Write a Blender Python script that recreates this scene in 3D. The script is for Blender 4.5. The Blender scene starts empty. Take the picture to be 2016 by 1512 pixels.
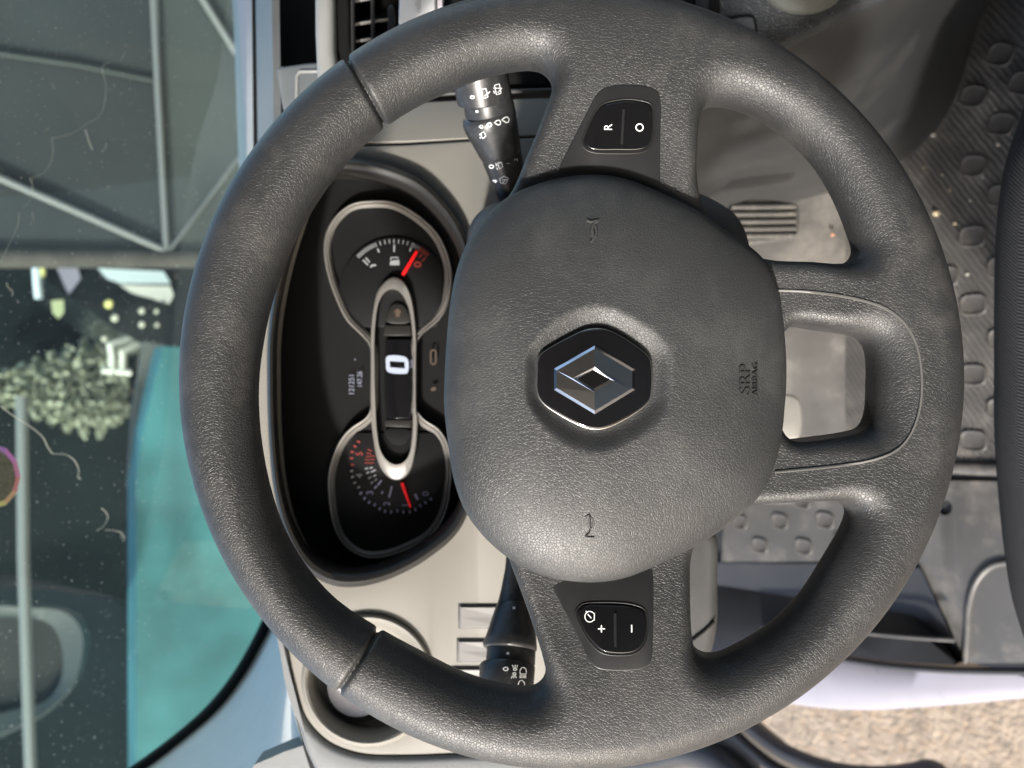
import bpy, bmesh, math, random
import numpy as np
from mathutils import Matrix, Vector
from mathutils.bvhtree import BVHTree

random.seed(7)
rng = np.random.default_rng(7)
SC = bpy.context.scene
COL = SC.collection
RAD = math.radians

# ------------------------------------------------------------------ frame
# W frame = steering-wheel frame: a = van's right, b = up along the wheel,
# c = out of the wheel towards the driver.  The wheel is raked 35 degrees.
TILT = RAD(55)
RM = np.array(Matrix.Rotation(TILT, 3, 'X'))
ORG = np.array([0.0, 0.0, 1.28])
F, CX, CY, D0 = 1515.0, 1008.0, 756.0, 0.385
CAM = np.array([-0.003, 0.0292, D0])


def to_world(w):
    return np.asarray(w, float) @ RM.T + ORG


def from_world(p):
    return (np.asarray(p, float) - ORG) @ RM


def P(px, py, c):
    d = D0 - c
    return np.array([CAM[0] - (py - CY) / F * d, CAM[1] - (px - CX) / F * d, c])


def ray(px, py):
    return np.array([-(py - CY) / F, -(px - CX) / F, -1.0])


def PP(px, py, point, normal):
    """where the line of sight through a photo point meets a plane given in world space"""
    p0 = from_world(point)
    n = np.asarray(normal, float) @ RM
    d = ray(px, py)
    k = np.dot(p0 - CAM, n) / np.dot(d, n)
    return CAM + d * k


def PZ(px, py, z):
    return PP(px, py, (0, 0, z), (0, 0, 1))


def PY(px, py, y):
    return PP(px, py, (0, y, 0), (0, 1, 0))


# ------------------------------------------------------------------ camera
cam_d = bpy.data.cameras.new('camera')
cam = bpy.data.objects.new('camera', cam_d)
COL.objects.link(cam)
right, up, back = np.array([0, -1.0, 0]), np.array([1.0, 0, 0]), np.array([0, 0, 1.0])
m = Matrix.Identity(4)
for i, v in enumerate((right, up, back)):
    vw = v @ RM.T
    for r_ in range(3):
        m[r_][i] = vw[r_]
cw = to_world(CAM)
for r_ in range(3):
    m[r_][3] = cw[r_]
cam.matrix_world = m
cam_d.sensor_width = 36
cam_d.lens = 36 * F / 2016
cam_d.clip_start, cam_d.clip_end = 0.02, 400
cam_d.dof.use_dof = True
cam_d.dof.focus_distance = 0.372
cam_d.dof.aperture_fstop = 8.5
SC.camera = cam

# ------------------------------------------------------------------ light
SUN = np.array([-0.72, -0.44, 0.51])
SUN = SUN / np.linalg.norm(SUN)
world = bpy.data.worlds.new('World')
SC.world = world
world.use_nodes = True
wn = world.node_tree
sky = wn.nodes.new('ShaderNodeTexSky')
sky.sky_type = 'NISHITA'
sky.sun_disc = False
sky.dust_density = 2.0
sky.ozone_density = 0.4
sky.sun_elevation = math.asin(SUN[2])
sky.sun_rotation = math.atan2(SUN[0], SUN[1])
wn.nodes['Background'].inputs['Strength'].default_value = 0.15
wn.links.new(sky.outputs[0], wn.nodes['Background'].inputs['Color'])
sun_d = bpy.data.lights.new('sun', 'SUN')
sun_d.energy = 2.6
sun_d.angle = RAD(4)
sun_d.color = (1.0, 0.96, 0.90)
sun = bpy.data.objects.new('sun', sun_d)
sun.rotation_euler = Vector(SUN).to_track_quat('Z', 'Y').to_euler()
sun.location = (-3, -2, 4)
COL.objects.link(sun)
SC.view_settings.view_transform = 'Standard'
SC.view_settings.look = 'None'
SC.view_settings.exposure = 1.45
SC.view_settings.gamma = 1.0
SC.cycles.max_bounces = 8
SC.cycles.transparent_max_bounces = 12
SC.cycles.use_denoising = True


# ------------------------------------------------------------------ materials
def mat(name, col, rough=0.5, metal=0.0, spec=0.5, bump=None, vary=0.0, vscale=30.0,
        coat=0.0, emit=0.0, dust=None, leather=None):
    """bump = (scale, distance) of a fine noise; leather = (scale, distance) of pebbled grain"""
    M = bpy.data.materials.new(name)
    M.use_nodes = True
    nt = M.node_tree
    N, L = nt.nodes, nt.links
    b = N['Principled BSDF']
    b.inputs['Base Color'].default_value = (*col, 1)
    b.inputs['Roughness'].default_value = rough
    b.inputs['Metallic'].default_value = metal
    b.inputs['Specular IOR Level'].default_value = spec
    b.inputs['Coat Weight'].default_value = coat
    b.inputs['Coat Roughness'].default_value = 0.06
    if emit:
        b.inputs['Emission Color'].default_value = (*col, 1)
        b.inputs['Emission Strength'].default_value = emit
    tc = N.new('ShaderNodeTexCoord')
    csock = None
    if vary:
        n = N.new('ShaderNodeTexNoise')
        n.inputs['Scale'].default_value = vscale
        n.inputs['Detail'].default_value = 5
        L.new(tc.outputs['Object'], n.inputs['Vector'])
        mr = N.new('ShaderNodeMapRange')
        mr.inputs['From Min'].default_value = 0.3
        mr.inputs['From Max'].default_value = 0.7
        mr.inputs['To Min'].default_value = 1 - vary
        mr.inputs['To Max'].default_value = 1 + vary
        L.new(n.outputs[0], mr.inputs['Value'])
        mx = N.new('ShaderNodeMix')
        mx.data_type = 'RGBA'
        mx.blend_type = 'MULTIPLY'
        mx.inputs[0].default_value = 1
        mx.inputs[6].default_value = (*col, 1)
        L.new(mr.outputs[0], mx.inputs[7])
        csock = mx.outputs[2]
        rr = N.new('ShaderNodeMapRange')
        rr.inputs['To Min'].default_value = max(0.02, rough - 0.1)
        rr.inputs['To Max'].default_value = min(1, rough + 0.12)
        L.new(n.outputs[0], rr.inputs['Value'])
        L.new(rr.outputs[0], b.inputs['Roughness'])
    if dust:
        dcol, amount, dsc = dust
        n2 = N.new('ShaderNodeTexNoise')
        n2.inputs['Scale'].default_value = dsc
        n2.inputs['Detail'].default_value = 8
        n2.inputs['Roughness'].default_value = 0.7
        L.new(tc.outputs['Object'], n2.inputs['Vector'])
        r2 = N.new('ShaderNodeMapRange')
        r2.inputs['From Min'].default_value = 0.5
        r2.inputs['From Max'].default_value = 0.78
        r2.inputs['To Max'].default_value = amount
        L.new(n2.outputs[0], r2.inputs['Value'])
        m2 = N.new('ShaderNodeMix')
        m2.data_type = 'RGBA'
        L.new(r2.outputs[0], m2.inputs[0])
        if csock:
            L.new(csock, m2.inputs[6])
        else:
            m2.inputs[6].default_value = (*col, 1)
        m2.inputs[7].default_value = (*dcol, 1)
        csock = m2.outputs[2]
    if csock:
        L.new(csock, b.inputs['Base Color'])
    if leather:
        ls, ld = leather
        dn = N.new('ShaderNodeTexNoise')
        dn.inputs['Scale'].default_value = ls * 0.45
        dn.inputs['Detail'].default_value = 2
        L.new(tc.outputs['Object'], dn.inputs['Vector'])
        ad = N.new('ShaderNodeVectorMath')
        ad.operation = 'MULTIPLY_ADD'
        ad.inputs[1].default_value = (1.3 / ls,) * 3
        L.new(dn.outputs['Color'], ad.inputs[0])
        L.new(tc.outputs['Object'], ad.inputs[2])
        vo = N.new('ShaderNodeTexVoronoi')
        vo.feature = 'DISTANCE_TO_EDGE'
        vo.inputs['Scale'].default_value = ls
        L.new(ad.outputs[0], vo.inputs['Vector'])
        mr = N.new('ShaderNodeMapRange')
        mr.inputs['From Max'].default_value = 0.16
        mr.interpolation_type = 'SMOOTHSTEP'
        L.new(vo.outputs['Distance'], mr.inputs['Value'])
        fn = N.new('ShaderNodeTexNoise')
        fn.inputs['Scale'].default_value = ls * 0.6
        fn.inputs['Detail'].default_value = 5
        L.new(tc.outputs['Object'], fn.inputs['Vector'])
        am = N.new('ShaderNodeMath')
        am.operation = 'MULTIPLY_ADD'
        am.inputs[1].default_value = 0.2
        L.new(fn.outputs[0], am.inputs[0])
        L.new(mr.outputs[0], am.inputs[2])
        bp = N.new('ShaderNodeBump')
        bp.inputs['Distance'].default_value = ld
        bp.inputs['Strength'].default_value = 1.0
        L.new(am.outputs[0], bp.inputs['Height'])
        L.new(bp.outputs[0], b.inputs['Normal'])
    elif bump:
        n3 = N.new('ShaderNodeTexNoise')
        n3.inputs['Scale'].default_value = bump[0]
        n3.inputs['Detail'].default_value = 4
        L.new(tc.outputs['Object'], n3.inputs['Vector'])
        bp = N.new('ShaderNodeBump')
        bp.inputs['Distance'].default_value = bump[1]
        L.new(n3.outputs[0], bp.inputs['Height'])
        L.new(bp.outputs[0], b.inputs['Normal'])
    return M


LEATHER = mat('wheel_leather', (0.0265, 0.0272, 0.0285), 0.45, spec=0.52, leather=(660, 0.000078),
              vary=0.12, vscale=25, dust=((0.125, 0.118, 0.108), 0.34, 32))
HUBSKIN = mat('airbag_skin', (0.031, 0.0322, 0.0338), 0.46, spec=0.52, leather=(700, 0.000072),
              vary=0.1, vscale=20, dust=((0.15, 0.15, 0.14), 0.2, 35))
MOULD = mat('moulded_plastic', (0.03, 0.03, 0.03), 0.4)
MOULD2 = mat('moulded_grey', (0.052, 0.052, 0.052), 0.42)
SEAM = mat('seam_plastic', (0.10, 0.098, 0.095), 0.42)
GLOSS = mat('gloss_black', (0.006, 0.006, 0.007), 0.08, spec=0.6, bump=(900, 0.000004))
SATIN = mat('satin_black', (0.016, 0.016, 0.017), 0.32, spec=0.5, bump=(2500, 0.00002), vary=0.1)
CHROME = mat('chrome', (0.82, 0.83, 0.85), 0.06, metal=1.0, dust=((0.5, 0.55, 0.55), 0.25, 180))
CHROME_DULL = mat('worn_chrome', (0.55, 0.53, 0.5), 0.3, metal=1.0)
GRAIN = mat('grainy_black', (0.004, 0.004, 0.004), 0.8, spec=0.06, bump=(2500, 0.00006))
WHITE = mat('white_print', (0.85, 0.86, 0.86), 0.5)
STALK = mat('stalk_plastic', (0.028, 0.028, 0.029), 0.36, spec=0.5, bump=(1800, 0.00003), dust=((.3, .3, .3), 0.12, 260))
DASH = mat('dash_panel', (0.185, 0.177, 0.157), 0.55, bump=(1400, 0.00012), vary=0.05, vscale=12)
DASH_TRIM = mat('dash_trim', (0.13, 0.14, 0.145), 0.5, bump=(1300, 0.0002), vary=0.1)
SIDE = mat('console_side', (0.024, 0.0242, 0.0248), 0.42, bump=(900, .00006), vary=.1, vscale=9, dust=((.14, .135, .13), .2, 14))
DASH_DARK = mat('dash_dark', (0.05, 0.05, 0.05), 0.5, bump=(1200, 0.00015), vary=0.12)
LEDGE = mat('dash_ledge', (0.27, 0.272, 0.262), 0.55, spec=0.3, bump=(1300, 0.0001), vary=0.05)
BLACK = mat('matt_black', (0.007, 0.007, 0.007), 0.65, spec=0.15, bump=(1200, 0.0001))
HOOD = mat('cluster_hood', (0.016, 0.015, 0.014), 0.42, spec=0.4, bump=(1500, 0.00004))
SILVER = mat('satin_silver', (0.34, 0.325, 0.305), 0.36, metal=0.5)
DIAL = mat('dial_black', (0.008, 0.008, 0.0085), 0.45, spec=0.25, bump=(1500, 0.00003))
PRINT = mat('dial_print', (0.27, 0.28, 0.29), 0.5)
PRINT_BLUE = mat('dial_print_blue', (0.42, 0.41, 0.60), 0.5)
REDPRINT = mat('red_print', (0.24, 0.03, 0.022), 0.5)
NEEDLE = mat('needle_red', (0.9, 0.01, 0.012), 0.4, emit=0.10)
LCD = mat('lcd_lit', (0.30, 0.34, 0.42), 0.5, emit=0.16)
LCD_DIM = mat('lcd_dim', (0.22, 0.24, 0.32), 0.5, emit=0.02)
AMBER = mat('warning_amber', (0.075, 0.05, 0.036), 0.6)


# ------------------------------------------------------------------ object helpers
BASE = {}
GEO = {}


def thing(name, label, cat, base, group=None):
    o = bpy.data.objects.new(name, None)
    COL.objects.link(o)
    o.empty_display_size = 0.02
    base = np.asarray(base, float)
    o.matrix_world = Matrix.Translation(to_world(base)) @ Matrix([list(r) for r in RM]).to_4x4()
    BASE[o.name] = base
    tag(o, label, cat, group)
    return o


def tag(o, label=None, cat=None, group=None, kind=None):
    for k, v in (('label', label), ('category', cat), ('group', group), ('kind', kind)):
        if v:
            o[k] = v
    return o


def obj(name, V, Fc, material, parent=None, smooth=35, base=None):
    V = np.asarray(V, float)
    if parent is not None:
        base = BASE[parent.name]
    elif base is None:
        base = V.mean(0)
    me = bpy.data.meshes.new(name)
    loc = V - base
    if isinstance(Fc, np.ndarray) and Fc.ndim == 2:
        nf, k = Fc.shape
        me.vertices.add(len(loc))
        me.vertices.foreach_set('co', loc.astype(np.float32).ravel())
        me.loops.add(nf * k)
        me.loops.foreach_set('vertex_index', Fc.astype(np.int32).ravel())
        me.polygons.add(nf)
        me.polygons.foreach_set('loop_start', (np.arange(nf) * k).astype(np.int32))
        me.update(calc_edges=True)
    else:
        me.from_pydata([tuple(v) for v in loc], [], [tuple(f) for f in Fc])
        me.update()
    me.validate()
    if smooth is not None:
        me.polygons.foreach_set('use_smooth', [True] * len(me.polygons))
        if smooth < 179:
            me.set_sharp_from_angle(angle=RAD(smooth))
    me.materials.append(material)
    o = bpy.data.objects.new(name, me)
    COL.objects.link(o)
    if parent is not None:
        o.parent = parent
    else:
        o.matrix_world = Matrix.Translation(to_world(base)) @ Matrix([list(r) for r in RM]).to_4x4()
    BASE[o.name] = np.asarray(base, float)
    GEO[o.name] = (V, Fc)
    return o


def single(name, geo, material, label, cat, group=None, smooth=35, kind=None):
    o = obj(name, geo[0], geo[1], material, None, smooth)
    tag(o, label, cat, group, kind)
    return o


def cr(pts, n=6, closed=True):
    """Catmull-Rom through the points"""
    pts = [np.asarray(p, float) for p in pts]
    N = len(pts)
    out = []
    rngN = N if closed else N - 1
    for i in range(rngN):
        if closed:
            p0, p1, p2, p3 = pts[i - 1], pts[i], pts[(i + 1) % N], pts[(i + 2) % N]
        else:
            p0, p1, p2, p3 = pts[max(i - 1, 0)], pts[i], pts[i + 1], pts[min(i + 2, N - 1)]
        t0 = 0
        t1 = t0 + max(np.linalg.norm(p1 - p0), 1e-9) ** 0.5
        t2 = t1 + max(np.linalg.norm(p2 - p1), 1e-9) ** 0.5
        t3 = t2 + max(np.linalg.norm(p3 - p2), 1e-9) ** 0.5
        for k in range(n):
            t = t1 + (t2 - t1) * k / n
            A1 = (t1 - t) / (t1 - t0) * p0 + (t - t0) / (t1 - t0) * p1
            A2 = (t2 - t) / (t2 - t1) * p1 + (t - t1) / (t2 - t1) * p2
            A3 = (t3 - t) / (t3 - t2) * p2 + (t - t2) / (t3 - t2) * p3
            B1 = (t2 - t) / (t2 - t0) * A1 + (t - t0) / (t2 - t0) * A2
            B2 = (t3 - t) / (t3 - t1) * A2 + (t - t1) / (t3 - t1) * A3
            out.append((t2 - t) / (t2 - t1) * B1 + (t - t1) / (t2 - t1) * B2)
    if not closed:
        out.append(pts[-1])
    return np.array(out)


def resample(pts, n):
    pts = np.asarray(pts, float)
    q = np.vstack([pts, pts[:1]])
    s = np.r_[0, np.cumsum(np.linalg.norm(np.diff(q, axis=0), axis=1))]
    t = np.linspace(0, s[-1], n, endpoint=False)
    return np.stack([np.interp(t, s, q[:, k]) for k in range(q.shape[1])], 1)


def loft(rings, closed=True, cap0=False, cap1=False):
    n = len(rings[0])
    V = np.vstack(rings)
    Fc = []
    for r in range(len(rings) - 1):
        for i in range(n if closed else n - 1):
            j = (i + 1) % n
            Fc.append((r * n + i, r * n + j, (r + 1) * n + j, (r + 1) * n + i))
    if cap0:
        Fc.append(tuple(range(n))[::-1])
    if cap1:
        Fc.append(tuple((len(rings) - 1) * n + i for i in range(n)))
    return fixn(V, Fc)


def fixn(V, Fc):
    bm = bmesh.new()
    vs = [bm.verts.new(v) for v in V]
    for f in Fc:
        try:
            bm.faces.new([vs[i] for i in f])
        except ValueError:
            pass
    bmesh.ops.recalc_face_normals(bm, faces=bm.faces)
    bm.verts.index_update()
    V2 = np.array([v.co[:] for v in bm.verts])
    F2 = [tuple(v.index for v in f.verts) for f in bm.faces]
    bm.free()
    return V2, F2


def tube(path, r, closed=False, n=8, flat=1.0):
    path = np.asarray(path, float)
    N = len(path)
    rs = np.full(N, r) if np.isscalar(r) else np.asarray(r)
    if closed:
        tg = np.roll(path, -1, 0) - np.roll(path, 1, 0)
    else:
        tg = np.gradient(path, axis=0)
    tg /= np.linalg.norm(tg, axis=1)[:, None] + 1e-12
    u = np.cross(tg[0], [0.0, 0.0, 1.0])
    if np.linalg.norm(u) < 1e-4:
        u = np.cross(tg[0], [0.0, 1.0, 0.0])
    u /= np.linalg.norm(u)
    rings = []
    ang = np.linspace(0, 2 * np.pi, n, endpoint=False)
    for i in range(N):
        u = u - tg[i] * np.dot(u, tg[i])
        u /= np.linalg.norm(u) + 1e-12
        v = np.cross(tg[i], u)
        rings.append(path[i] + rs[i] * (np.cos(ang)[:, None] * u + flat * np.sin(ang)[:, None] * v))
    if closed:
        rings.append(rings[0])
        V, Fc = loft(rings)
        return weld(V, Fc)
    return loft(rings, True, True, True)


def weld(V, Fc, d=1e-6):
    bm = bmesh.new()
    vs = [bm.verts.new(v) for v in V]
    for f in Fc:
        try:
            bm.faces.new([vs[i] for i in f])
        except ValueError:
            pass
    bmesh.ops.remove_doubles(bm, verts=bm.verts, dist=d)
    bmesh.ops.recalc_face_normals(bm, faces=bm.faces)
    bm.verts.index_update()
    V2 = np.array([v.co[:] for v in bm.verts])
    F2 = [tuple(v.index for v in f.verts) for f in bm.faces]
    bm.free()
    return V2, F2


def flat(polys, front, thick, bevel=0.0, cfun=None, bres=2):
    """a slab cut to the outlines (the first is the outside, the others holes), lists of (a, b)"""
    cu = bpy.data.curves.new('tmp', 'CURVE')
    cu.dimensions = '2D'
    cu.fill_mode = 'BOTH'
    cu.extrude = max(thick / 2 - bevel, 1e-5)
    cu.bevel_depth = bevel
    cu.bevel_resolution = bres
    cu.offset = -bevel
    for p in polys:
        p = np.asarray(p)[:, :2]
        s = cu.splines.new('POLY')
        s.points.add(len(p) - 1)
        s.points.foreach_set('co', np.c_[p, np.zeros(len(p)), np.ones(len(p))].ravel())
        s.use_cyclic_u = True
    ob = bpy.data.objects.new('tmp', cu)
    me = bpy.data.meshes.new_from_object(ob)
    V = np.array([v.co[:] for v in me.vertices])
    Fc = [tuple(p.vertices) for p in me.polygons]
    bpy.data.objects.remove(ob)
    bpy.data.curves.remove(cu)
    bpy.data.meshes.remove(me)
    V[:, 2] += front - thick / 2
    V, Fc = weld(V, Fc, 1e-6)
    if cfun is not None:
        V[:, 2] += cfun(V[:, 0], V[:, 1])
    return V, Fc


def ab(pxs, c):
    return np.array([P(x, y, c) for x, y in pxs])


def slab(pts, thick, direction=None):
    """a flat polygon of W points given a thickness away from the camera"""
    pts = np.asarray(pts, float)
    nrm = np.zeros(3)
    for i in range(len(pts)):
        nrm += np.cross(pts[i] - pts[0], pts[(i + 1) % len(pts)] - pts[0])
    nrm /= np.linalg.norm(nrm) + 1e-12
    if np.dot(nrm, pts.mean(0) - CAM) < 0:
        nrm = -nrm
    d = nrm if direction is None else np.asarray(direction, float)
    n = len(pts)
    V = np.vstack([pts, pts + d * thick])
    Fc = [tuple(range(n)), tuple(range(2 * n - 1, n - 1, -1))]
    Fc += [(i, (i + 1) % n, n + (i + 1) % n, n + i) for i in range(n)]
    return fixn(V, Fc)


def box(c0, c1):
    """axis-aligned box in world space -> W"""
    x0, y0, z0 = c0
    x1, y1, z1 = c1
    V = from_world([(x, y, z) for z in (z0, z1) for y in (y0, y1) for x in (x0, x1)])
    Fc = [(0, 1, 3, 2), (4, 6, 7, 5), (0, 4, 5, 1), (2, 3, 7, 6), (0, 2, 6, 4), (1, 5, 7, 3)]
    return fixn(V, Fc)


def bvh(o):
    V, Fc = GEO[o.name]
    return BVHTree.FromPolygons([tuple(v) for v in V], [tuple(int(i) for i in f) for f in Fc])


def hit(tree, px, py, lift=0.0002):
    d = ray(px, py)
    loc, nrm, idx, dist = tree.ray_cast(Vector(CAM), Vector(d / np.linalg.norm(d)))
    if loc is None:
        return None
    n = np.array(nrm)
    if np.dot(n, d) > 0:
        n = -n
    return np.array(loc) + n * lift


def text_px(s, size):
    """font outline mesh; returns vertices (x right, y up) centred, and faces"""
    cu = bpy.data.curves.new('tmp', 'FONT')
    cu.body = s
    cu.size = size
    cu.align_x = 'CENTER'
    cu.align_y = 'CENTER'
    cu.resolution_u = 4
    ob = bpy.data.objects.new('tmp', cu)
    me = bpy.data.meshes.new_from_object(ob)
    V = np.array([v.co[:2] for v in me.vertices])
    Fc = [tuple(p.vertices) for p in me.polygons]
    bpy.data.objects.remove(ob)
    bpy.data.curves.remove(cu)
    bpy.data.meshes.remove(me)
    c = (V.max(0) + V.min(0)) / 2
    return V - c, Fc


def print_text(name, tree, s, px, py, size, material, parent, ang=0.0, lift=0.0002, sx=1.0, sy=1.0, c=None):
    """lettering printed on a surface; letters stand with their tops towards the van's roof"""
    V, Fc = text_px(s, size)
    V = V * [sx, sy]
    ca, sa = math.cos(ang), math.sin(ang)
    V = np.stack([V[:, 0] * ca - V[:, 1] * sa, V[:, 0] * sa + V[:, 1] * ca], 1)
    out = []
    for x, y in V:
        qx, qy = px - y, py - x
        h = hit(tree, qx, qy, lift) if tree is not None else P(qx, qy, c)
        if h is None:
            h = out[-1] if out else hit(tree, px, py, lift)
        out.append(h)
    return obj(name, out, Fc, material, parent, None)


def strokes(name, tree, lines, width, material, parent, lift=0.0002, c=None, raised=False):
    """thin printed lines (photo-pixel polylines) laid on a surface: one mesh of ribbons"""
    V, Fc = [], []
    for ln in lines:
        ln = [np.array(p, float) for p in ln]
        closed = len(ln) > 2 and np.allclose(ln[0], ln[-1])
        dense = [ln[0]]
        for p, q in zip(ln[:-1], ln[1:]):
            k = max(1, int(np.linalg.norm(q - p) / 4))
            dense += [p + (q - p) * (i + 1) / k for i in range(k)]
        dense = np.array(dense)
        tg = np.gradient(dense, axis=0)
        if closed:
            tg[0] = tg[-1] = dense[1] - dense[-2]
        tg /= np.linalg.norm(tg, axis=1)[:, None] + 1e-9
        nr = np.stack([-tg[:, 1], tg[:, 0]], 1) * width / 2
        b0 = len(V)
        for i in range(len(dense)):
            for sg in (-1, 1):
                q = dense[i] + sg * nr[i]
                h = hit(tree, q[0], q[1], lift) if tree is not None else P(q[0], q[1], c)
                if h is None:
                    h = V[-1] if V else hit(tree, *ln[0], lift)
                V.append(h)
        for i in range(len(dense) - 1):
            k = b0 + 2 * i
            Fc.append((k, k + 1, k + 3, k + 2))
    return obj(name, V, Fc, material, parent, None)


def ridge(name, tree, line, r, material, parent, n=3, closed=False, sink=0.0):
    pts = [hit(tree, x, y, -sink) for x, y in cr(line, n, closed)]
    pts = [p for p in pts if p is not None]
    V, Fc = tube(pts, r, closed, 6)
    return obj(name, V, Fc, material, parent, 60)


def circle_px(cx, cy, r, n=24, ry=None, a0=0.0, a1=2 * math.pi):
    ry = r if ry is None else ry
    e = abs(a1 - a0) < 2 * math.pi - 1e-6
    return [(cx + r * math.cos(a0 + (a1 - a0) * i / (n - (1 if e else 0))),
             cy + ry * math.sin(a0 + (a1 - a0) * i / (n - (1 if e else 0)))) for i in range(n)]


def stalk_rings(pairs, c0, c1, n=28):
    rings = []
    def depth(l, r):
        py = (l[1] + r[1]) / 2
        return -0.100 + (400 - py) / 290 * 0.050 if py < 700 else -0.092 + (py - 1160) / 230 * 0.032
    mids = [P((l[0] + r[0]) / 2, (l[1] + r[1]) / 2, depth(l, r)) for l, r in pairs]
    ax = mids[-1] - mids[0]
    ax /= np.linalg.norm(ax)
    for i, (l, r) in enumerate(pairs):
        c = mids[i][2]
        rad = np.linalg.norm(P(*l, c) - P(*r, c)) / 2
        u = P(*r, c) - P(*l, c)
        u -= ax * np.dot(u, ax)
        u /= np.linalg.norm(u)
        v = np.cross(ax, u)
        a = np.linspace(0, 2 * np.pi, n, endpoint=False)
        rings.append(mids[i] + rad * (np.cos(a)[:, None] * u + np.sin(a)[:, None] * v))
    return rings


# ================================================================== STEERING WHEEL
RW = 765 * D0 / F          # wheel radius
holeA = [(1085, 150), (1060, 132), (1000, 135), (940, 150), (890, 170), (830, 197), (760, 240), (700, 292), (650, 350),
         (600, 424), (560, 505), (530, 590), (511, 680), (503, 760), (507, 850), (525, 950), (555, 1040), (600, 1118),
         (660, 1185), (745, 1243), (830, 1290), (900, 1325), (960, 1346), (1020, 1357), (1055, 1356), (1074, 1338),
         (1072, 1305), (1042, 1210), (1008, 1120), (985, 1060), (960, 990), (945, 860), (945, 700), (950, 520), (975, 420), (1010, 370),
         (1040, 300), (1062, 250), (1087, 178)]
holeB = [(1405, 203), (1440, 207), (1495, 229), (1555, 270), (1610, 328), (1650, 395), (1675, 455), (1686, 492), (1678, 510),
         (1655, 520), (1590, 517), (1500, 508), (1440, 475), (1395, 425), (1373, 360), (1371, 270), (1377, 228), (1388, 209)]
holeC = [(1556, 643), (1566, 637), (1635, 647), (1690, 659), (1708, 671), (1718, 700), (1719, 760), (1715, 815), (1703, 842),
         (1680, 852), (1620, 864), (1572, 869), (1553, 862), (1540, 840), (1535, 760), (1540, 665)]
holeD = [(1478, 996), (1540, 990), (1610, 985), (1655, 988), (1673, 1004), (1668, 1030), (1627, 1103), (1577, 1177), (1514, 1237),
         (1457, 1272), (1418, 1290), (1388, 1291), (1367, 1275), (1358, 1235), (1358, 1160), (1364, 1090), (1390, 1045), (1430, 1010)]


def poly_sdf(X, Y, poly):
    d = np.full(X.shape, 1e9)
    inside = np.zeros(X.shape, bool)
    n = len(poly)
    for i in range(n):
        x0, y0 = poly[i]
        x1, y1 = poly[(i + 1) % n]
        ex, ey = x1 - x0, y1 - y0
        wx, wy = X - x0, Y - y0
        t = np.clip((wx * ex + wy * ey) / (ex * ex + ey * ey + 1e-18), 0, 1)
        d = np.minimum(d, (wx - ex * t) ** 2 + (wy - ey * t) ** 2)
        cond = ((y0 <= Y) & (y1 > Y)) | ((y1 <= Y) & (y0 > Y))
        xi = x0 + (Y - y0) / (ey if abs(ey) > 1e-12 else 1e-12) * ex
        inside ^= cond & (X < xi)
    d = np.sqrt(d)
    return np.where(inside, -d, d)


def sstep(x, e0, e1):
    t = np.clip((x - e0) / (e1 - e0), 0, 1)
    return t * t * (3 - 2 * t)


def wheel_zc(rho):
    return -0.014 * sstep(-rho, -0.92, -0.45)


def surface_nets(f, org, h):
    nx, ny, nz = f.shape
    ins = f < 0
    corners = [(i, j, k) for i in (0, 1) for j in (0, 1) for k in (0, 1)]
    cnt = np.zeros((nx - 1, ny - 1, nz - 1), np.int8)
    for i, j, k in corners:
        cnt += ins[i:nx - 1 + i, j:ny - 1 + j, k:nz - 1 + k]
    cell = (cnt > 0) & (cnt < 8)
    ci = np.argwhere(cell)
    idx = -np.ones(cell.shape, np.int64)
    idx[cell] = np.arange(len(ci))
    vals = np.stack([f[ci[:, 0] + i, ci[:, 1] + j, ci[:, 2] + k] for i, j, k in corners], 1)
    acc = np.zeros((len(ci), 3))
    num = np.zeros(len(ci))
    C = np.array(corners, float)
    for a in range(8):
        for b in range(a + 1, 8):
            if np.abs(C[a] - C[b]).sum() != 1:
                continue
            cr_ = (vals[:, a] < 0) != (vals[:, b] < 0)
            t = vals[:, a] / np.where(cr_, vals[:, a] - vals[:, b], 1)
            p = C[a] + (C[b] - C[a]) * t[:, None]
            acc[cr_] += p[cr_]
            num += cr_
    V = (ci + acc / num[:, None]) * h + org
    quads = []
    for ax in range(3):
        s0 = [slice(0, n) for n in f.shape]
        s1 = [slice(0, n) for n in f.shape]
        s0[ax] = slice(0, f.shape[ax] - 1)
        s1[ax] = slice(1, f.shape[ax])
        A, B = ins[tuple(s0)], ins[tuple(s1)]
        e = np.argwhere(A != B)
        o1, o2 = [(1, 2), (2, 0), (0, 1)][ax]
        ok = (e[:, o1] > 0) & (e[:, o2] > 0) & (e[:, o1] < f.shape[o1] - 1) & (e[:, o2] < f.shape[o2] - 1)
        e = e[ok]
        fl = A[e[:, 0], e[:, 1], e[:, 2]]

        def g(d1, d2):
            q = e.copy()
            q[:, o1] += d1
            q[:, o2] += d2
            return idx[q[:, 0], q[:, 1], q[:, 2]]
        Q = np.stack([g(-1, -1), g(0, -1), g(0, 0), g(-1, 0)], 1)
        Q[~fl] = Q[~fl][:, ::-1]
        quads.append(Q)
    return V, np.vstack(quads)


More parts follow.
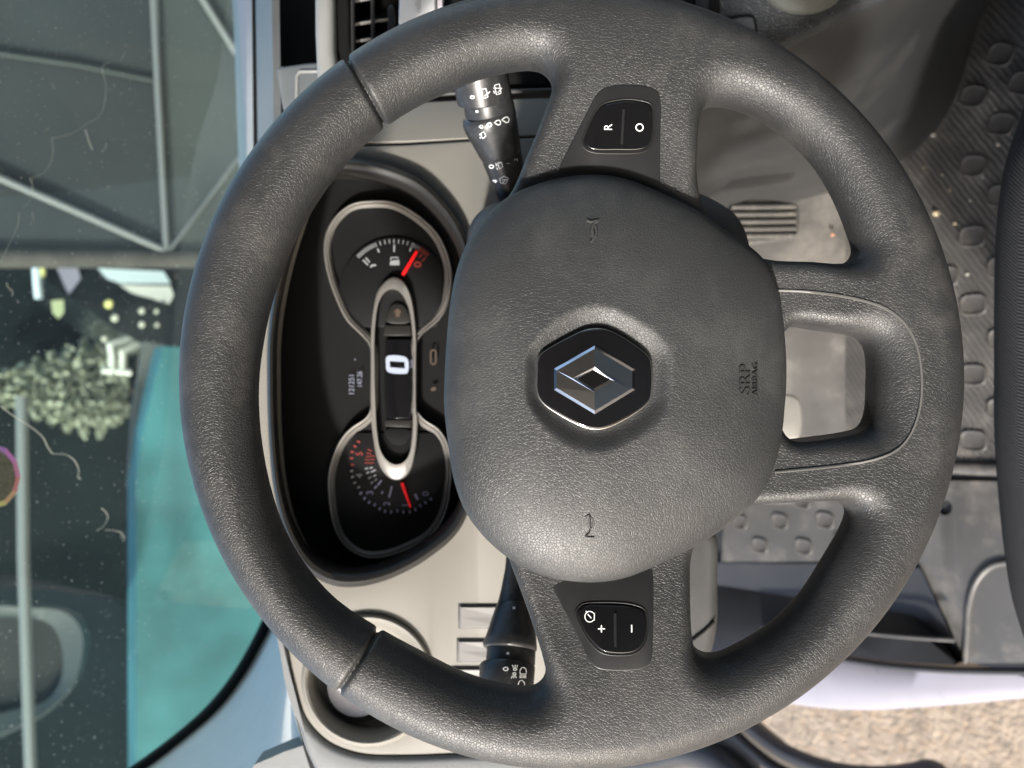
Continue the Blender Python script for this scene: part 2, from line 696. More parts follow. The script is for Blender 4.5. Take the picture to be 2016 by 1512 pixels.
def build_wheel_body():
    h = 0.00085
    ext = RW + 0.004
    xs = np.arange(-ext, ext + h, h)
    zs = np.arange(-0.034, 0.020, h)
    X, Y = np.meshgrid(xs, xs, indexing='ij')
    R = np.hypot(X, Y)
    d2 = R - RW
    k = 0.007

    def smax(a, b):
        hh = np.clip(0.5 + 0.5 * (a - b) / k, 0, 1)
        return b + (a - b) * hh + k * hh * (1 - hh)
    for hp in (holeA, holeB, holeC, holeD):
        pl = ab(cr(hp, 3), 0.0)[:, :2]
        d2 = smax(d2, -poly_sdf(X, Y, pl))
    zc = wheel_zc(R / RW)
    h0 = 0.0168
    r = (0.0070 + (0.0168 - 0.0070) * sstep(R / RW, 0.66, 0.86)).astype(np.float32)
    # thinner towards the hub
    Z = zs[None, None, :]
    q1 = (d2 + r)[:, :, None].astype(np.float32)
    # seams across the rim
    groove = np.zeros_like(X)
    lines = []
    for (p, q) in (((685, 120), (755, 240)), ((668, 1358), (745, 1241))):
        A, B = P(*p, 0)[:2], P(*q, 0)[:2]
        t = (B - A) / np.linalg.norm(B - A)
        n = np.array([-t[1], t[0]])
        if n[1] < 0:
            n = -n
        dl = (X - A[0]) * n[0] + (Y - A[1]) * n[1]
        near = (R > RW * 0.7)
        side = np.sign(A[0]) * X > 0
        groove += np.where(near & side, np.exp(-(dl / 0.0011) ** 2), 0)
        lines.append((A, n, np.sign(A[0])))
    q2 = np.abs(Z - zc[:, :, None]).astype(np.float32) - (h0 - r)[:, :, None]
    f = np.sqrt(np.maximum(q1, 0) ** 2 + np.maximum(q2, 0) ** 2) + np.minimum(np.maximum(q1, q2), 0) - r[:, :, None]
    f = f + (0.0030 * groove)[:, :, None].astype(np.float32)
    V, Q = surface_nets(f.astype(np.float32), np.array([xs[0], xs[0], zs[0]]), h)
    # smooth a little so the grid does not show
    e0 = np.concatenate([Q[:, i] for i in range(4)])
    e1 = np.concatenate([Q[:, (i + 1) % 4] for i in range(4)])
    deg = np.bincount(e0, minlength=len(V)) + np.bincount(e1, minlength=len(V))
    for _ in range(3):
        S = np.zeros_like(V)
        for ax in range(3):
            S[:, ax] = np.bincount(e0, V[e1, ax], len(V)) + np.bincount(e1, V[e0, ax], len(V))
        V = V + 0.5 * (S / deg[:, None] - V)
    cen = V[Q].mean(1)
    g = np.ones(len(Q), bool)
    for A, n, sg in lines:
        g &= (((cen[:, 0] - A[0]) * n[0] + (cen[:, 1] - A[1]) * n[1]) > 0) | (sg * cen[:, 0] < 0)
    g &= (np.hypot(cen[:, 0], cen[:, 1]) > RW * 0.7) & (cen[:, 1] > 0)
    return V, Q, g


def sub(V, Q):
    u, inv = np.unique(Q, return_inverse=True)
    return V[u], inv.reshape(Q.shape)


wheel = thing('steering_wheel', 'black leather-grained steering wheel with four spokes and a chrome diamond badge', 'steering wheel', (0, 0, 0))
BV, BQ, BG = build_wheel_body()
spokes = obj('rim_and_spokes', *sub(BV, BQ[~BG]), LEATHER, wheel, 180)
grip = obj('rim_grip', *sub(BV, BQ[BG]), LEATHER, wheel, 180)
T_WHEEL = BVHTree.FromPolygons([tuple(v) for v in BV], [tuple(int(i) for i in q) for q in BQ])
ridge('trim_seam', T_WHEEL, [(1532, 572), (1570, 573), (1640, 580), (1700, 592), (1745, 608), (1782, 638), (1804, 680), (1814, 740),
                             (1811, 800), (1795, 850), (1768, 884), (1720, 905), (1640, 918), (1525, 929)], 0.0008, SEAM, wheel)

# ---- airbag cover
hub_px = [(1110, 349), (1155, 344), (1207, 347), (1255, 360), (1297, 378), (1374, 416), (1422, 450), (1471, 482), (1502, 510), (1520, 541), (1532, 576),
          (1539, 618), (1546, 687), (1547, 757), (1544, 800), (1537, 864), (1520, 927), (1492, 979), (1415, 1046), (1370, 1074), (1294, 1112),
          (1235, 1136), (1190, 1145), (1145, 1146), (1086, 1138), (1040, 1122), (1000, 1098), (958, 1062), (919, 1012), (895, 951), (881, 864), (874, 795),
          (875, 745), (878, 687), (886, 600), (898, 535), (919, 479), (950, 434), (982, 401), (1016, 379), (1065, 360)]
badge_px = [(1171, 648), (1193, 650), (1222, 663), (1251, 682), (1271, 698), (1279, 710), (1281.5, 725), (1281.5, 761), (1279, 783),
            (1273, 794), (1251, 812), (1222, 829), (1200, 839.5), (1178, 844.6), (1156, 842), (1135, 834), (1105, 818), (1076, 799), (1063, 784),
            (1058, 768), (1058, 732), (1059, 711), (1066, 698), (1091, 681), (1127, 662), (1149, 652)]
ZE = 0.007
HC = P(1170, 746, 0.022)[:2]


def polar(poly, th):
    d = np.asarray(poly)[:, :2] - HC
    a = np.arctan2(d[:, 1], d[:, 0])
    r = np.hypot(d[:, 0], d[:, 1])
    o = np.argsort(a)
    return np.interp(th, np.r_[a[o] - 2 * np.pi, a[o], a[o] + 2 * np.pi], np.r_[r[o], r[o], r[o]])


NT = 260
TH = np.linspace(-np.pi, np.pi, NT, endpoint=False)
rb = polar(ab(cr(badge_px, 4), 0.024), TH)
rh = polar(ab(cr(hub_px, 5), ZE), TH)
cosv = np.stack([np.cos(TH), np.sin(TH)], 1)


def hub_z(s, t):
    dome = ZE + 0.0215 * (1 - np.clip(s, 0, 1) ** 2.8) ** 0.55
    rec = 0.0042 * (1 - sstep(t, 0.02, 0.16))
    return dome - rec


rings = []
ts = np.r_[0, np.linspace(0.01, 0.2, 14), np.linspace(0.23, 0.9, 26), np.linspace(0.91, 1.0, 16) ** 1]
for t in ts:
    r = (rb * 0.97) * (1 - t) + rh * t
    s = r / rh
    z = hub_z(s, t)
    rings.append(np.c_[HC + cosv * r[:, None], z])
for z, k in ((0.004, 1.002), (0.000, 1.0), (-0.010, 0.985), (-0.016, 0.95)):
    rings.append(np.c_[HC + cosv * (rh * k)[:, None], np.full(NT, z)])
hub = obj('airbag_cover', *loft(rings, True, True, True), HUBSKIN, wheel, 60)
T_HUB = bvh(hub)
CB = float(hub_z(np.array([0.25]), np.array([0.0]))[0]) - 0.0005   # level of the badge seat

# horn marks and lettering moulded into the skin
ridge('horn_mark', T_HUB, [(1156, 434), (1163, 437), (1178, 434), (1170, 440), (1167, 452), (1169, 468), (1162, 477)], 0.00075, MOULD2, hub)
ridge('horn_mark', T_HUB, circle_px(1169.5, 456, 4.5, 14, 11), 0.0007, MOULD2, hub, closed=True)
ridge('horn_mark', T_HUB, [(1152, 1018), (1160, 1013), (1162, 1030), (1160, 1048), (1152, 1055), (1170, 1057)], 0.0005, MOULD, hub)
ridge('horn_mark', T_HUB, circle_px(1163.5, 1030, 4.5, 14, 11), 0.00045, MOULD, hub, closed=True)


def raised_text(name, tree, s, px, py, size, height, material, parent, sx=1.0):
    V, Fc = text_px(s, size)
    V = V * [sx, 1]
    lo = [hit(tree, px - y, py - x, -0.0004) for x, y in V]
    hi = [hit(tree, px - y, py - x, height) for x, y in V]
    n = len(V)
    ec = {}
    for f in Fc:
        for i in range(len(f)):
            e = (f[i], f[(i + 1) % len(f)])
            ec[tuple(sorted(e))] = ec.get(tuple(sorted(e)), 0) + 1
    F2 = [tuple(i + n for i in f) for f in Fc]
    for f in Fc:
        for i in range(len(f)):
            a, b = f[i], f[(i + 1) % len(f)]
            if ec[tuple(sorted((a, b)))] == 1:
                F2.append((a, b, b + n, a + n))
    return obj(name, np.vstack([lo, hi]), F2, material, parent, None)


raised_text('moulded_lettering', T_HUB, 'SRP', 1465, 748, 31, 0.0006, MOULD, hub, 1.25)
raised_text('moulded_lettering', T_HUB, 'AIRBAG', 1485, 748, 15.5, 0.0006, MOULD, hub, 1.22)

# ---- badge
bo = ab(cr(badge_px, 4), CB + 0.003)
badge = obj('badge', *flat([bo], CB + 0.0042, 0.006, 0.0009), GLOSS, wheel, 40)
CBF = CB + 0.0042
obj('badge_rim', *tube(ab(cr(badge_px, 4), CBF - 0.0012), 0.00042, True), CHROME_DULL, badge, 60)
hexo = [(1171, 679), (1251, 727), (1251, 768), (1171, 816.5), (1090, 768), (1090, 725)]
hexi = [(1171, 686.5), (1244.5, 730.5), (1244.5, 764.5), (1171, 808.5), (1096, 764), (1096, 729.5)]
dio = [(1171, 722), (1209.5, 750), (1170, 772), (1127, 745)]
dii = [(1168, 729), (1200, 747), (1169.5, 764), (1138, 746)]


def fan(name, quads, material, parent, smooth=None):
    V, Fc = [], []
    for q in quads:
        b0 = len(V)
        V += [P(*p) for p in q]
        Fc.append(tuple(range(b0, b0 + len(q))))
    V, Fc = weld(np.array(V), Fc, 1e-7)
    return obj(name, V, Fc, material, parent, smooth)


z0, z1, z2, z3 = CBF - 0.0003, CBF + 0.0017, CBF + 0.0009, CBF + 0.0036


def Q3(p, z):
    return (p[0], p[1], z)


quads = []
for i in range(6):
    j = (i + 1) % 6
    quads.append([Q3(hexo[i], z0), Q3(hexo[j], z0), Q3(hexi[j], z1), Q3(hexi[i], z1)])
# the four facets that climb to the window ridge
quads.append([Q3(hexi[5], z1), Q3(hexi[0], z1), Q3(dio[0], z3), Q3(dio[3], z3 - .0006)])
quads.append([Q3(hexi[0], z1), Q3(hexi[1], z1), Q3(hexi[2], z1), Q3(dio[1], z3 - .0004), Q3(dio[0], z3)])
quads.append([Q3(hexi[2], z1), Q3(hexi[3], z1), Q3(dio[2], z3), Q3(dio[1], z3 - .0004)])
quads.append([Q3(hexi[3], z1), Q3(hexi[4], z1), Q3(hexi[5], z1), Q3(dio[3], z3 - .0006), Q3(dio[2], z3)])
for i in range(4):
    j = (i + 1) % 4
    zz = (z3, z3 - .0004, z3, z3 - .0006)
    quads.append([Q3(dio[i], zz[i]), Q3(dio[j], zz[j]), Q3(dii[j], z3 - .0011), Q3(dii[i], z3 - .0011)])
fan('chrome_diamond', quads, CHROME, badge)
obj('diamond_window', *slab([P(x, y, z3 - .0009) for x, y in dii], 0.001), GRAIN, badge, None)

# ---- switch panels on the side spokes


def plane_fit(pxs, lift):
    pts = [hit(T_WHEEL, x, y, 0) for x, y in pxs]
    pts = np.array([p for p in pts if p is not None])
    A = np.c_[pts[:, 0], pts[:, 1], np.ones(len(pts))]
    k = np.linalg.lstsq(A, pts[:, 2], rcond=None)[0]
    return lambda a, b: k[0] * a + k[1] * b + k[2] + lift


def on_plane(pxs, fn):
    out = []
    for x, y in pxs:
        c = 0.0
        for _ in range(4):
            p = P(x, y, c)
            c = fn(p[0], p[1])
        out.append(P(x, y, c))
    return np.array(out)


def switch_panel(panel_px, btn_px, fit_px, slot, label_fn):
    fn = plane_fit(fit_px, 0.0006)
    po = on_plane(cr(panel_px, 4), fn)
    pan = obj('switch_panel', *flat([po], 0.0, 0.006, 0.0005, fn), SATIN, wheel, 40)
    bo_ = on_plane(cr(btn_px, 4), fn)
    c = bo_.mean(0)
    lip = bo_ + (bo_ - c) / np.linalg.norm(bo_ - c, axis=1)[:, None] * 0.0011
    obj('button_gap', *flat([lip], 0.0003, 0.002, 0.0003, fn), BLACK, pan, 40)
    obj('button_lip', *tube(lip + [0, 0, 0.0002], 0.00035, True), SATIN, pan, 60)
    btn = obj('button', *flat([bo_], 0.0014, 0.004, 0.0009, fn, 4), GLOSS, wheel, 40)
    tr = bvh(btn)
    sl = [hit(tr, x, y, 0.0) for x, y in cr(slot, 3, False)]
    obj('button_slot', *tube(sl, 0.0008, False, 10), SATIN, btn, 60)
    label_fn(tr, btn)
    return pan


def lab_top(tr, btn):
    print_text('letter', tr, 'R', 1197, 250, 23, WHITE, btn, sx=0.95)
    print_text('letter', tr, 'O', 1259, 251, 23, WHITE, btn, sx=0.95)


def lab_bot(tr, btn):
    strokes('plus_sign', tr, [[(1177, 1238), (1191, 1238)], [(1184, 1231), (1184, 1245)]], 2.2, WHITE, btn)
    strokes('minus_sign', tr, [[(1243.5, 1230), (1243.5, 1245)]], 2.4, WHITE, btn)
    arc = circle_px(1161, 1214, 9.5, 18, 10.5, RAD(40), RAD(320))
    strokes('limiter_symbol', tr, [arc + [(1170, 1207), (1170, 1221), arc[0]], [(1164, 1217), (1157, 1209)], [(1153, 1203), (1157, 1206)]], 1.8, WHITE, btn)


switch_panel([(1060, 405), (1087, 352), (1099, 331), (1150, 232), (1174, 187), (1188, 174), (1211, 168), (1248, 167), (1280, 171), (1295, 179),
              (1301, 199), (1300, 274), (1299, 378), (1296, 420)],
             [(1149, 283), (1154, 264), (1174, 224), (1188, 209), (1211, 203), (1236, 200), (1268, 204), (1278, 209), (1283, 221), (1281, 274),
              (1275, 288), (1263, 296), (1211, 298), (1169, 297), (1156, 291)],
             [(1190, 180), (1250, 175), (1290, 190), (1290, 320), (1120, 320), (1160, 240)],
             [(1228, 215), (1226, 250), (1224, 284)], lab_top)
switch_panel([(1060, 1100), (1079, 1141), (1142, 1263), (1161, 1302), (1174, 1315), (1193, 1320), (1248, 1320), (1270, 1315), (1281, 1304),
              (1284, 1291), (1286, 1236), (1286, 1125), (1280, 1085)],
             [(1137, 1206), (1142, 1198), (1152, 1191), (1193, 1190), (1242, 1193), (1264, 1201), (1270, 1214), (1270, 1253), (1261, 1272),
              (1245, 1283), (1207, 1285), (1185, 1280), (1169, 1266), (1152, 1242)],
             [(1180, 1308), (1250, 1312), (1276, 1290), (1276, 1170), (1110, 1170), (1150, 1250)],
             [(1211, 1207), (1211, 1240), (1212, 1274)], lab_bot)

# ================================================================== STALKS
wiper = thing('wiper_stalk', 'black wiper stalk with raindrop symbols, above the airbag cover in the photo', 'stalk', P(1000, 400, -0.075))
w_end = obj('stalk_end', *loft(stalk_rings([((886, 108), (986, 92)), ((888, 120), (990, 104)), ((892, 163), (1001, 147)), ((900, 203), (1007, 184)), ((903, 205), (1006, 186))], -0.062, -0.064), True, True, True), STALK, wiper, 40)
w_col = obj('stalk_collar', *loft(stalk_rings([((912, 200), (1007, 181)), ((913, 208), (1008, 188)), ((915, 227), (1013, 206)), ((917, 231), (1013, 210))], -0.064, -0.065), True, True, True), STALK, wiper, 40)
w_grip = obj('stalk_ring', *loft(stalk_rings([((914, 231), (1013, 209)), ((910, 236), (1014, 213)), ((910, 244), (1016, 221)), ((915, 258), (1018, 237)), ((929, 282), (1022, 262)),
                                              ((940, 302), (1025, 283)), ((946, 313), (1026, 292)), ((948, 315), (1025, 294))], -0.065, -0.070), True, True, True), STALK, wiper, 40)
w_base = obj('stalk_arm', *loft(stalk_rings([((948, 312), (1025, 292)), ((950, 320), (1027, 299)), ((975, 382), (1038, 364)), ((1000, 440), (1048, 428)), ((1020, 480), (1060, 470))], -0.070, -0.09), True, True, True), STALK, wiper, 40)
te, tg_, tb, tcol = bvh(w_end), bvh(w_grip), bvh(w_base), bvh(w_col)


def Z7(pts):
    return [(880 + x / 4.723, 100 + y / 4.723) for x, y in pts]


def sym(name, tree, lines, parent, w=1.7):
    strokes(name, tree, [Z7(l) for l in lines], w, WHITE, parent)


def oval(cx, cy, rx, ry, n=14):
    p = [(cx + rx * math.cos(2 * math.pi * i / n), cy + ry * math.sin(2 * math.pi * i / n)) for i in range(n)]
    return p + [p[0]]


sym('zero_mark', te, [oval(237, 430, 18, 13)], w_end)
sym('rear_wiper_mark', te, [[(318, 360), (362, 350), (380, 430), (335, 443), (318, 360)], [(350, 420), (398, 380)]], w_end)
sym('rear_washer_mark', te, [[(440, 320), (485, 308), (500, 395), (458, 408), (440, 320)], [(430, 345), (505, 350)], [(470, 390), (508, 345)], [(432, 370), (442, 395)]], w_end)
strokes('index_dot', tcol, [Z7([(268, 566), (292, 562)])], 5, WHITE, w_col)


def drop(cx, cy, s):
    return [(cx - 1.3 * s, cy), (cx - .4 * s, cy - .8 * s), (cx + .5 * s, cy - 1.0 * s), (cx + 1.1 * s, cy - .3 * s), (cx + .9 * s, cy + .7 * s), (cx + .1 * s, cy + .9 * s), (cx - 1.3 * s, cy)]


for (x, y, s) in ((318, 706, 14), (393, 689, 20), (471, 668, 24), (545, 643, 28)):
    sym('drop_mark', tg_, [drop(x, y, s)], w_grip)
sym('wash_mark', tg_, [[(318, 765), (345, 752), (362, 790), (335, 815), (322, 800), (318, 765)], [(305, 770), (309, 785)], [(308, 800), (313, 815)]], w_grip, 1.5)
sym('zero_mark', tb, [oval(415, 1076, 20, 15)], w_base)
sym('wash_mark', tb, [[(470, 1045), (505, 1035), (520, 1075), (490, 1100), (470, 1045)], [(455, 1045), (462, 1070)], [(462, 1085), (472, 1105)]], w_base, 1.5)
print_text('one_mark', tb, '1', *Z7([(568, 1047)])[0], 10, WHITE, w_base, sx=1.3)
print_text('two_mark', tb, '2', *Z7([(638, 1014)])[0], 10, WHITE, w_base, sx=1.3)
sym('arrow_mark', tb, [[(428, 1205), (462, 1212)], [(448, 1198), (464, 1212), (446, 1224)]], w_base, 2.6)
sym('wash_mark', tb, [[(490, 1190), (530, 1165), (572, 1185), (545, 1235), (500, 1228), (490, 1190)], [(510, 1200), (560, 1195)], [(520, 1225), (555, 1190)]], w_base, 1.5)

lights = thing('light_stalk', 'dark light stalk with lamp symbols, below the airbag cover in the photo', 'stalk', P(1010, 1150, -0.075))
l_arm = obj('stalk_arm', *loft(stalk_rings([((1000, 1060), (1040, 1065)), ((994, 1120), (1036, 1126)), ((986, 1160), (1040, 1168)), ((980, 1184), (1044, 1193))], -0.09, -0.068), True, True, True), STALK, lights, 40)
l_grip = obj('stalk_ring', *loft(stalk_rings([((979, 1186), (1045, 1195)), ((977, 1190), (1047, 1199)), ((969, 1212), (1052, 1224)), ((958, 1245), (1056, 1260)), ((951, 1262), (1057, 1279)), ((952, 1268), (1056, 1285)), ((957, 1271), (1054, 1288))], -0.067, -0.064), True, True, True), STALK, lights, 40)
l_col = obj('stalk_collar', *loft(stalk_rings([((959, 1270), (1053, 1287)), ((959, 1274), (1054, 1291)), ((957, 1295), (1053, 1312)), ((957, 1300), (1052, 1317))], -0.064, -0.063), True, True, True), STALK, lights, 40)
l_end = obj('stalk_end', *loft(stalk_rings([((949, 1299), (1052, 1316)), ((945, 1303), (1053, 1321)), ((943, 1340), (1050, 1358)), ((942, 1390), (1045, 1407)), ((948, 1396), (1040, 1410))], -0.063, -0.060), True, True, True), STALK, lights, 40)


def Z6(pts):
    return [(880 + x / 3.67, 1100 + y / 3.67) for x, y in pts]


t1, t2, t3, t4 = bvh(l_end), bvh(l_col), bvh(l_grip), bvh(l_arm)
strokes('zero_mark', t1, [Z6(oval(424, 797, 17, 12))], 1.8, WHITE, l_end)
strokes('side_light_mark', t1, [Z6(oval(491, 800, 11, 8)), Z6(oval(486, 832, 11, 8))] +
        [Z6([(x, 788), (x + dx, 768)]) for x, dx in ((480, -8), (492, 0), (503, 6))] +
        [Z6([(x, 844), (x + dx, 864)]) for x, dx in ((474, -10), (484, -2), (494, 6))], 1.5, WHITE, l_end)
for (x0, y0) in ((548, 785), (536, 879)):
    hl = [(x0 - 20, y0 + 48), (x0 - 22, y0 + 25), (x0 - 12, y0 + 4), (x0 + 5, y0), (x0 + 20, y0 + 12), (x0 + 24, y0 + 30), (x0 + 22, y0 + 48), (x0 - 20, y0 + 48)]
    strokes('headlight_mark', t1, [Z6(hl)] + [Z6([(x0 - 20 + k * 10, y0 + 56), (x0 - 20 + k * 10, y0 + 78)]) for k in range(5)], 1.6, WHITE, l_end)
strokes('index_dot', t2, [Z6([(431, 684), (449, 684)])], 5, WHITE, l_col)
strokes('index_dot', t3, [Z6([(475, 356), (492, 356)])], 5, WHITE, l_grip)

# ================================================================== STEERING COLUMN
column = thing('steering_column', 'dark plastic steering column shroud behind the wheel hub', 'steering column', P(1200, 750, -0.1))
sh = [(915, 470), (922, 432), (945, 402), (985, 384), (1100, 372), (1250, 350), (1370, 362), (1430, 388), (1466, 416), (1490, 470), (1500, 600), (1500, 900), (1440, 1010),
      (1300, 1060), (1100, 1080), (985, 1050), (940, 990), (925, 800), (915, 600)]
obj('column_shroud', *flat([ab(cr(sh, 4), -0.07)], -0.07, 0.16, 0.018, None, 5), DASH_DARK, column, 50)

# ================================================================== INSTRUMENT CLUSTER
CLD = -0.20
clus = thing('instrument_cluster', 'black instrument cluster with red needles in a silver dumbbell ring', 'instrument cluster', P(775, 740, CLD))
hood_px = [(650, 311), (690, 309), (759, 323), (825, 351), (870, 392), (897, 427), (918, 470), (932, 540), (935, 640), (930, 750), (932, 860), (934, 950), (918, 1018), (893, 1058),
           (852, 1093), (810, 1120), (754, 1145), (699, 1156), (652, 1152), (605, 1125), (565, 1060), (540, 970), (529, 860), (526, 750), (528, 650), (545, 540), (573, 440), (610, 350)]
dumb_px = [(731, 394), (776, 397), (830, 427), (867, 466), (887, 515), (890, 557), (881, 603), (864, 631), (833, 657), (821, 676), (818, 710), (818, 760), (818, 800), (836, 826), (863, 842),
           (881, 868), (890, 910), (889, 954), (879, 1010), (852, 1054), (810, 1080), (754, 1099), (713, 1098), (679, 1077), (657, 1043), (646, 982), (645, 935), (654, 899), (671, 862), (693, 839), (718, 824), (729, 804),
           (730, 760), (730, 710), (727, 680), (708, 657), (682, 631), (660, 586), (643, 535), (637, 489), (642, 455), (660, 424), (691, 400)]
NH = 180
ho = resample(cr(hood_px, 4), NH)


def hring(scale, c, cx=735, cy=735):
    q = (ho - [cx, cy]) * scale + [cx, cy]
    return ab(q, c)


hood = obj('hood', *loft([hring(1.0, -0.158), hring(1.0, -0.146), hring(0.995, -0.142), hring(0.975, -0.139), hring(0.95, -0.140), hring(0.93, -0.144), hring(0.915, -0.152), hring(0.90, -0.20), hring(0.885, -0.215)]), HOOD, clus, 50)
back_px = (ho - [735, 735]) * 0.94 + [735, 735]
obj('face_plate', *flat([ab(back_px, CLD - .004)], CLD - 0.004, 0.004), BLACK, clus, 30)
du = resample(cr(dumb_px, 4), 260)
dc = du.copy()


def inset(poly, d):
    p = np.asarray(poly)
    tgt = np.roll(p, -1, 0) - np.roll(p, 1, 0)
    tgt /= np.linalg.norm(tgt, axis=1)[:, None] + 1e-9
    n = np.stack([tgt[:, 1], -tgt[:, 0]], 1)
    area = np.sum(p[:, 0] * np.roll(p[:, 1], -1) - np.roll(p[:, 0], -1) * p[:, 1])
    if area < 0:
        n = -n
    q = p - n * d
    for _ in range(3):
        q = (np.roll(q, 1, 0) + 2 * q + np.roll(q, -1, 0)) / 4
    return q


obj('dial_face', *flat([ab(du, CLD)], CLD, 0.003), DIAL, clus, 30)
rg = [(du, -0.003), (du, 0.004), (inset(du, 2), 0.0062), (inset(du, 4), 0.006), (inset(du, 5.5), 0.004), (inset(du, 7), 0.0045), (inset(du, 8), 0.0052), (inset(du, 12), 0.0035), (inset(du, 15), 0.0005)]
obj('chrome_ring', *loft([ab(q, CLD + z) for q, z in rg]), SILVER, clus, 60)

# raised gauge faces
fuel_c, fuel_r = (775, 572), 112


def disc_px(cx, cy, r, c, n=48, **k):
    return ab(circle_px(cx, cy, r, n, **k), c)


fd = [(x, y) for x, y in circle_px(775, 575, 108, 64) if x < 872 and y < 650]
obj('fuel_dial', *flat([ab(fd, CLD + .0025)], CLD + 0.0025, 0.0022, 0.0006), DIAL, clus, 40)
tdl = [(x, y) for x, y in circle_px(783, 908, 100, 64) if y > 850 and x < 884]
obj('rev_dial', *flat([ab(tdl, CLD + .0025)], CLD + 0.0025, 0.0022, 0.0006), DIAL, clus, 40)
CT = CLD + 0.0029


def radial(name, cxy, a, r0, r1, w, material):
    ca, sa = math.cos(a), math.sin(a)
    p0 = (cxy[0] + ca * r0, cxy[1] + sa * r0)
    p1 = (cxy[0] + ca * r1, cxy[1] + sa * r1)
    n = (-sa * w / 2, ca * w / 2)
    pts = [(p0[0] + n[0], p0[1] + n[1]), (p1[0] + n[0], p1[1] + n[1]), (p1[0] - n[0], p1[1] - n[1]), (p0[0] - n[0], p0[1] - n[1])]
    return obj(name, *slab([P(*p, CT) for p in pts], 0.0003), material, clus, None)


def Zf(x, y):
    return (660 + x / 8.4, 450 + y / 8.4)


FC = (775, 571)
fa = []
for (x, y) in ((400, 480), (425, 460), (450, 440), (475, 418), (500, 396), (527, 374), (555, 352), (583, 333), (611, 315), (640, 298), (675, 280), (748, 255), (823, 237), (895, 222), (970, 215),
               (1047, 215), (1124, 222), (1197, 240), (1270, 265), (1305, 280), (1345, 297), (1382, 315)):
    fa.append((Zf(x, y), PRINT))
for (x, y) in ((1410, 338), (1440, 358), (1472, 378), (1505, 400), (1535, 425)):
    fa.append((Zf(x, y), REDPRINT))
for p, mm in fa:
    a = math.atan2(p[1] - FC[1], p[0] - FC[0])
    radial('dial_tick', FC, a, 92, 100, 1.9 if mm is PRINT else 1.5, mm)
for (x, y, l, mm) in ((975, 325, 14, PRINT), (712, 360, 8, PRINT), (1243, 345, 8, PRINT), (500, 560, 14, PRINT), (535, 520, 12, PRINT), (1410, 450, 8, REDPRINT), (1465, 510, 10, REDPRINT)):
    p = Zf(x, y)
    a = math.atan2(p[1] - FC[1], p[0] - FC[0])
    r = math.hypot(p[0] - FC[0], p[1] - FC[1])
    radial('dial_tick', FC, a, r - l / 2, r + l / 2, 3 if mm is PRINT else 1.8, mm)
strokes('numeral_one', None, [[Zf(675, 605), Zf(610, 608), Zf(585, 640)]], 4, PRINT, clus, c=CT + .0002)
strokes('numeral_zero', None, [[Zf(1362 + 50 * math.cos(t), 592 + 36 * math.sin(t)) for t in np.linspace(0, 2 * np.pi, 17)]], 3, REDPRINT, clus, c=CT + .0002)
pump = [Zf(*p) for p in ((905, 605), (905, 555), (925, 530), (1010, 520), (1060, 520), (1062, 605))]
obj('fuel_pump_symbol', *slab([P(*p, CT + .0002) for p in pump], 0.0003), PRINT, clus, None)
strokes('fuel_hose_symbol', None, [[Zf(915, 520), Zf(925, 480), Zf(1030, 475), Zf(1040, 505)]], 2.2, PRINT, clus, c=CT + .0003)


def needle(p0, p1, w0, w1):
    d = np.array(p1, float) - np.array(p0)
    d /= np.linalg.norm(d)
    n = np.array([-d[1], d[0]])
    pts = [np.array(p0) + n * w0 / 2, np.array(p1) + n * w1 / 2, np.array(p1) - n * w1 / 2, np.array(p0) - n * w0 / 2]
    return obj('needle', *slab([P(*p, CLD + 0.0065) for p in pts], 0.0016), NEEDLE, clus, None)


needle((793, 541), (821, 494), 5.6, 5.2)
needle((791, 951), (808, 999), 6.0, 3.4)


def Zt(x, y):
    return (560 + x / 3.6, 760 + y / 3.6)


for s, x, y, mm in (('0', 1000, 763, PRINT_BLUE), ('1', 855, 845, PRINT_BLUE), ('2', 725, 835, PRINT_BLUE), ('3', 605, 757, PRINT_BLUE), ('4', 530, 636, PRINT), ('5', 530, 480, REDPRINT)):
    q = Zt(x, y)
    print_text('numeral', None, s, q[0], q[1], 19, mm, clus, c=CT + .0002, sx=1.0)
TC = (783, 905)
for (x, y, mm) in ((525, 395, REDPRINT), (500, 428, REDPRINT), (480, 468, REDPRINT), (475, 512, REDPRINT), (482, 558, REDPRINT), (476, 602, PRINT), (481, 645, PRINT), (497, 686, PRINT), (525, 718, PRINT),
                   (541, 760, PRINT_BLUE), (567, 797, PRINT_BLUE), (600, 825, PRINT_BLUE), (640, 842, PRINT_BLUE), (675, 870, PRINT_BLUE), (713, 888, PRINT_BLUE), (756, 893, PRINT_BLUE), (800, 885, PRINT_BLUE), (843, 893, PRINT_BLUE),
                   (888, 892, PRINT_BLUE), (928, 876, PRINT_BLUE), (963, 848, PRINT_BLUE), (1000, 828, PRINT_BLUE), (1038, 802, PRINT_BLUE)):
    q = Zt(x, y)
    a = math.atan2(q[1] - TC[1], q[0] - TC[0])
    r = math.hypot(q[0] - TC[0], q[1] - TC[1])
    radial('dial_tick', TC, a, r - 3, r + 3, 3.4, mm)
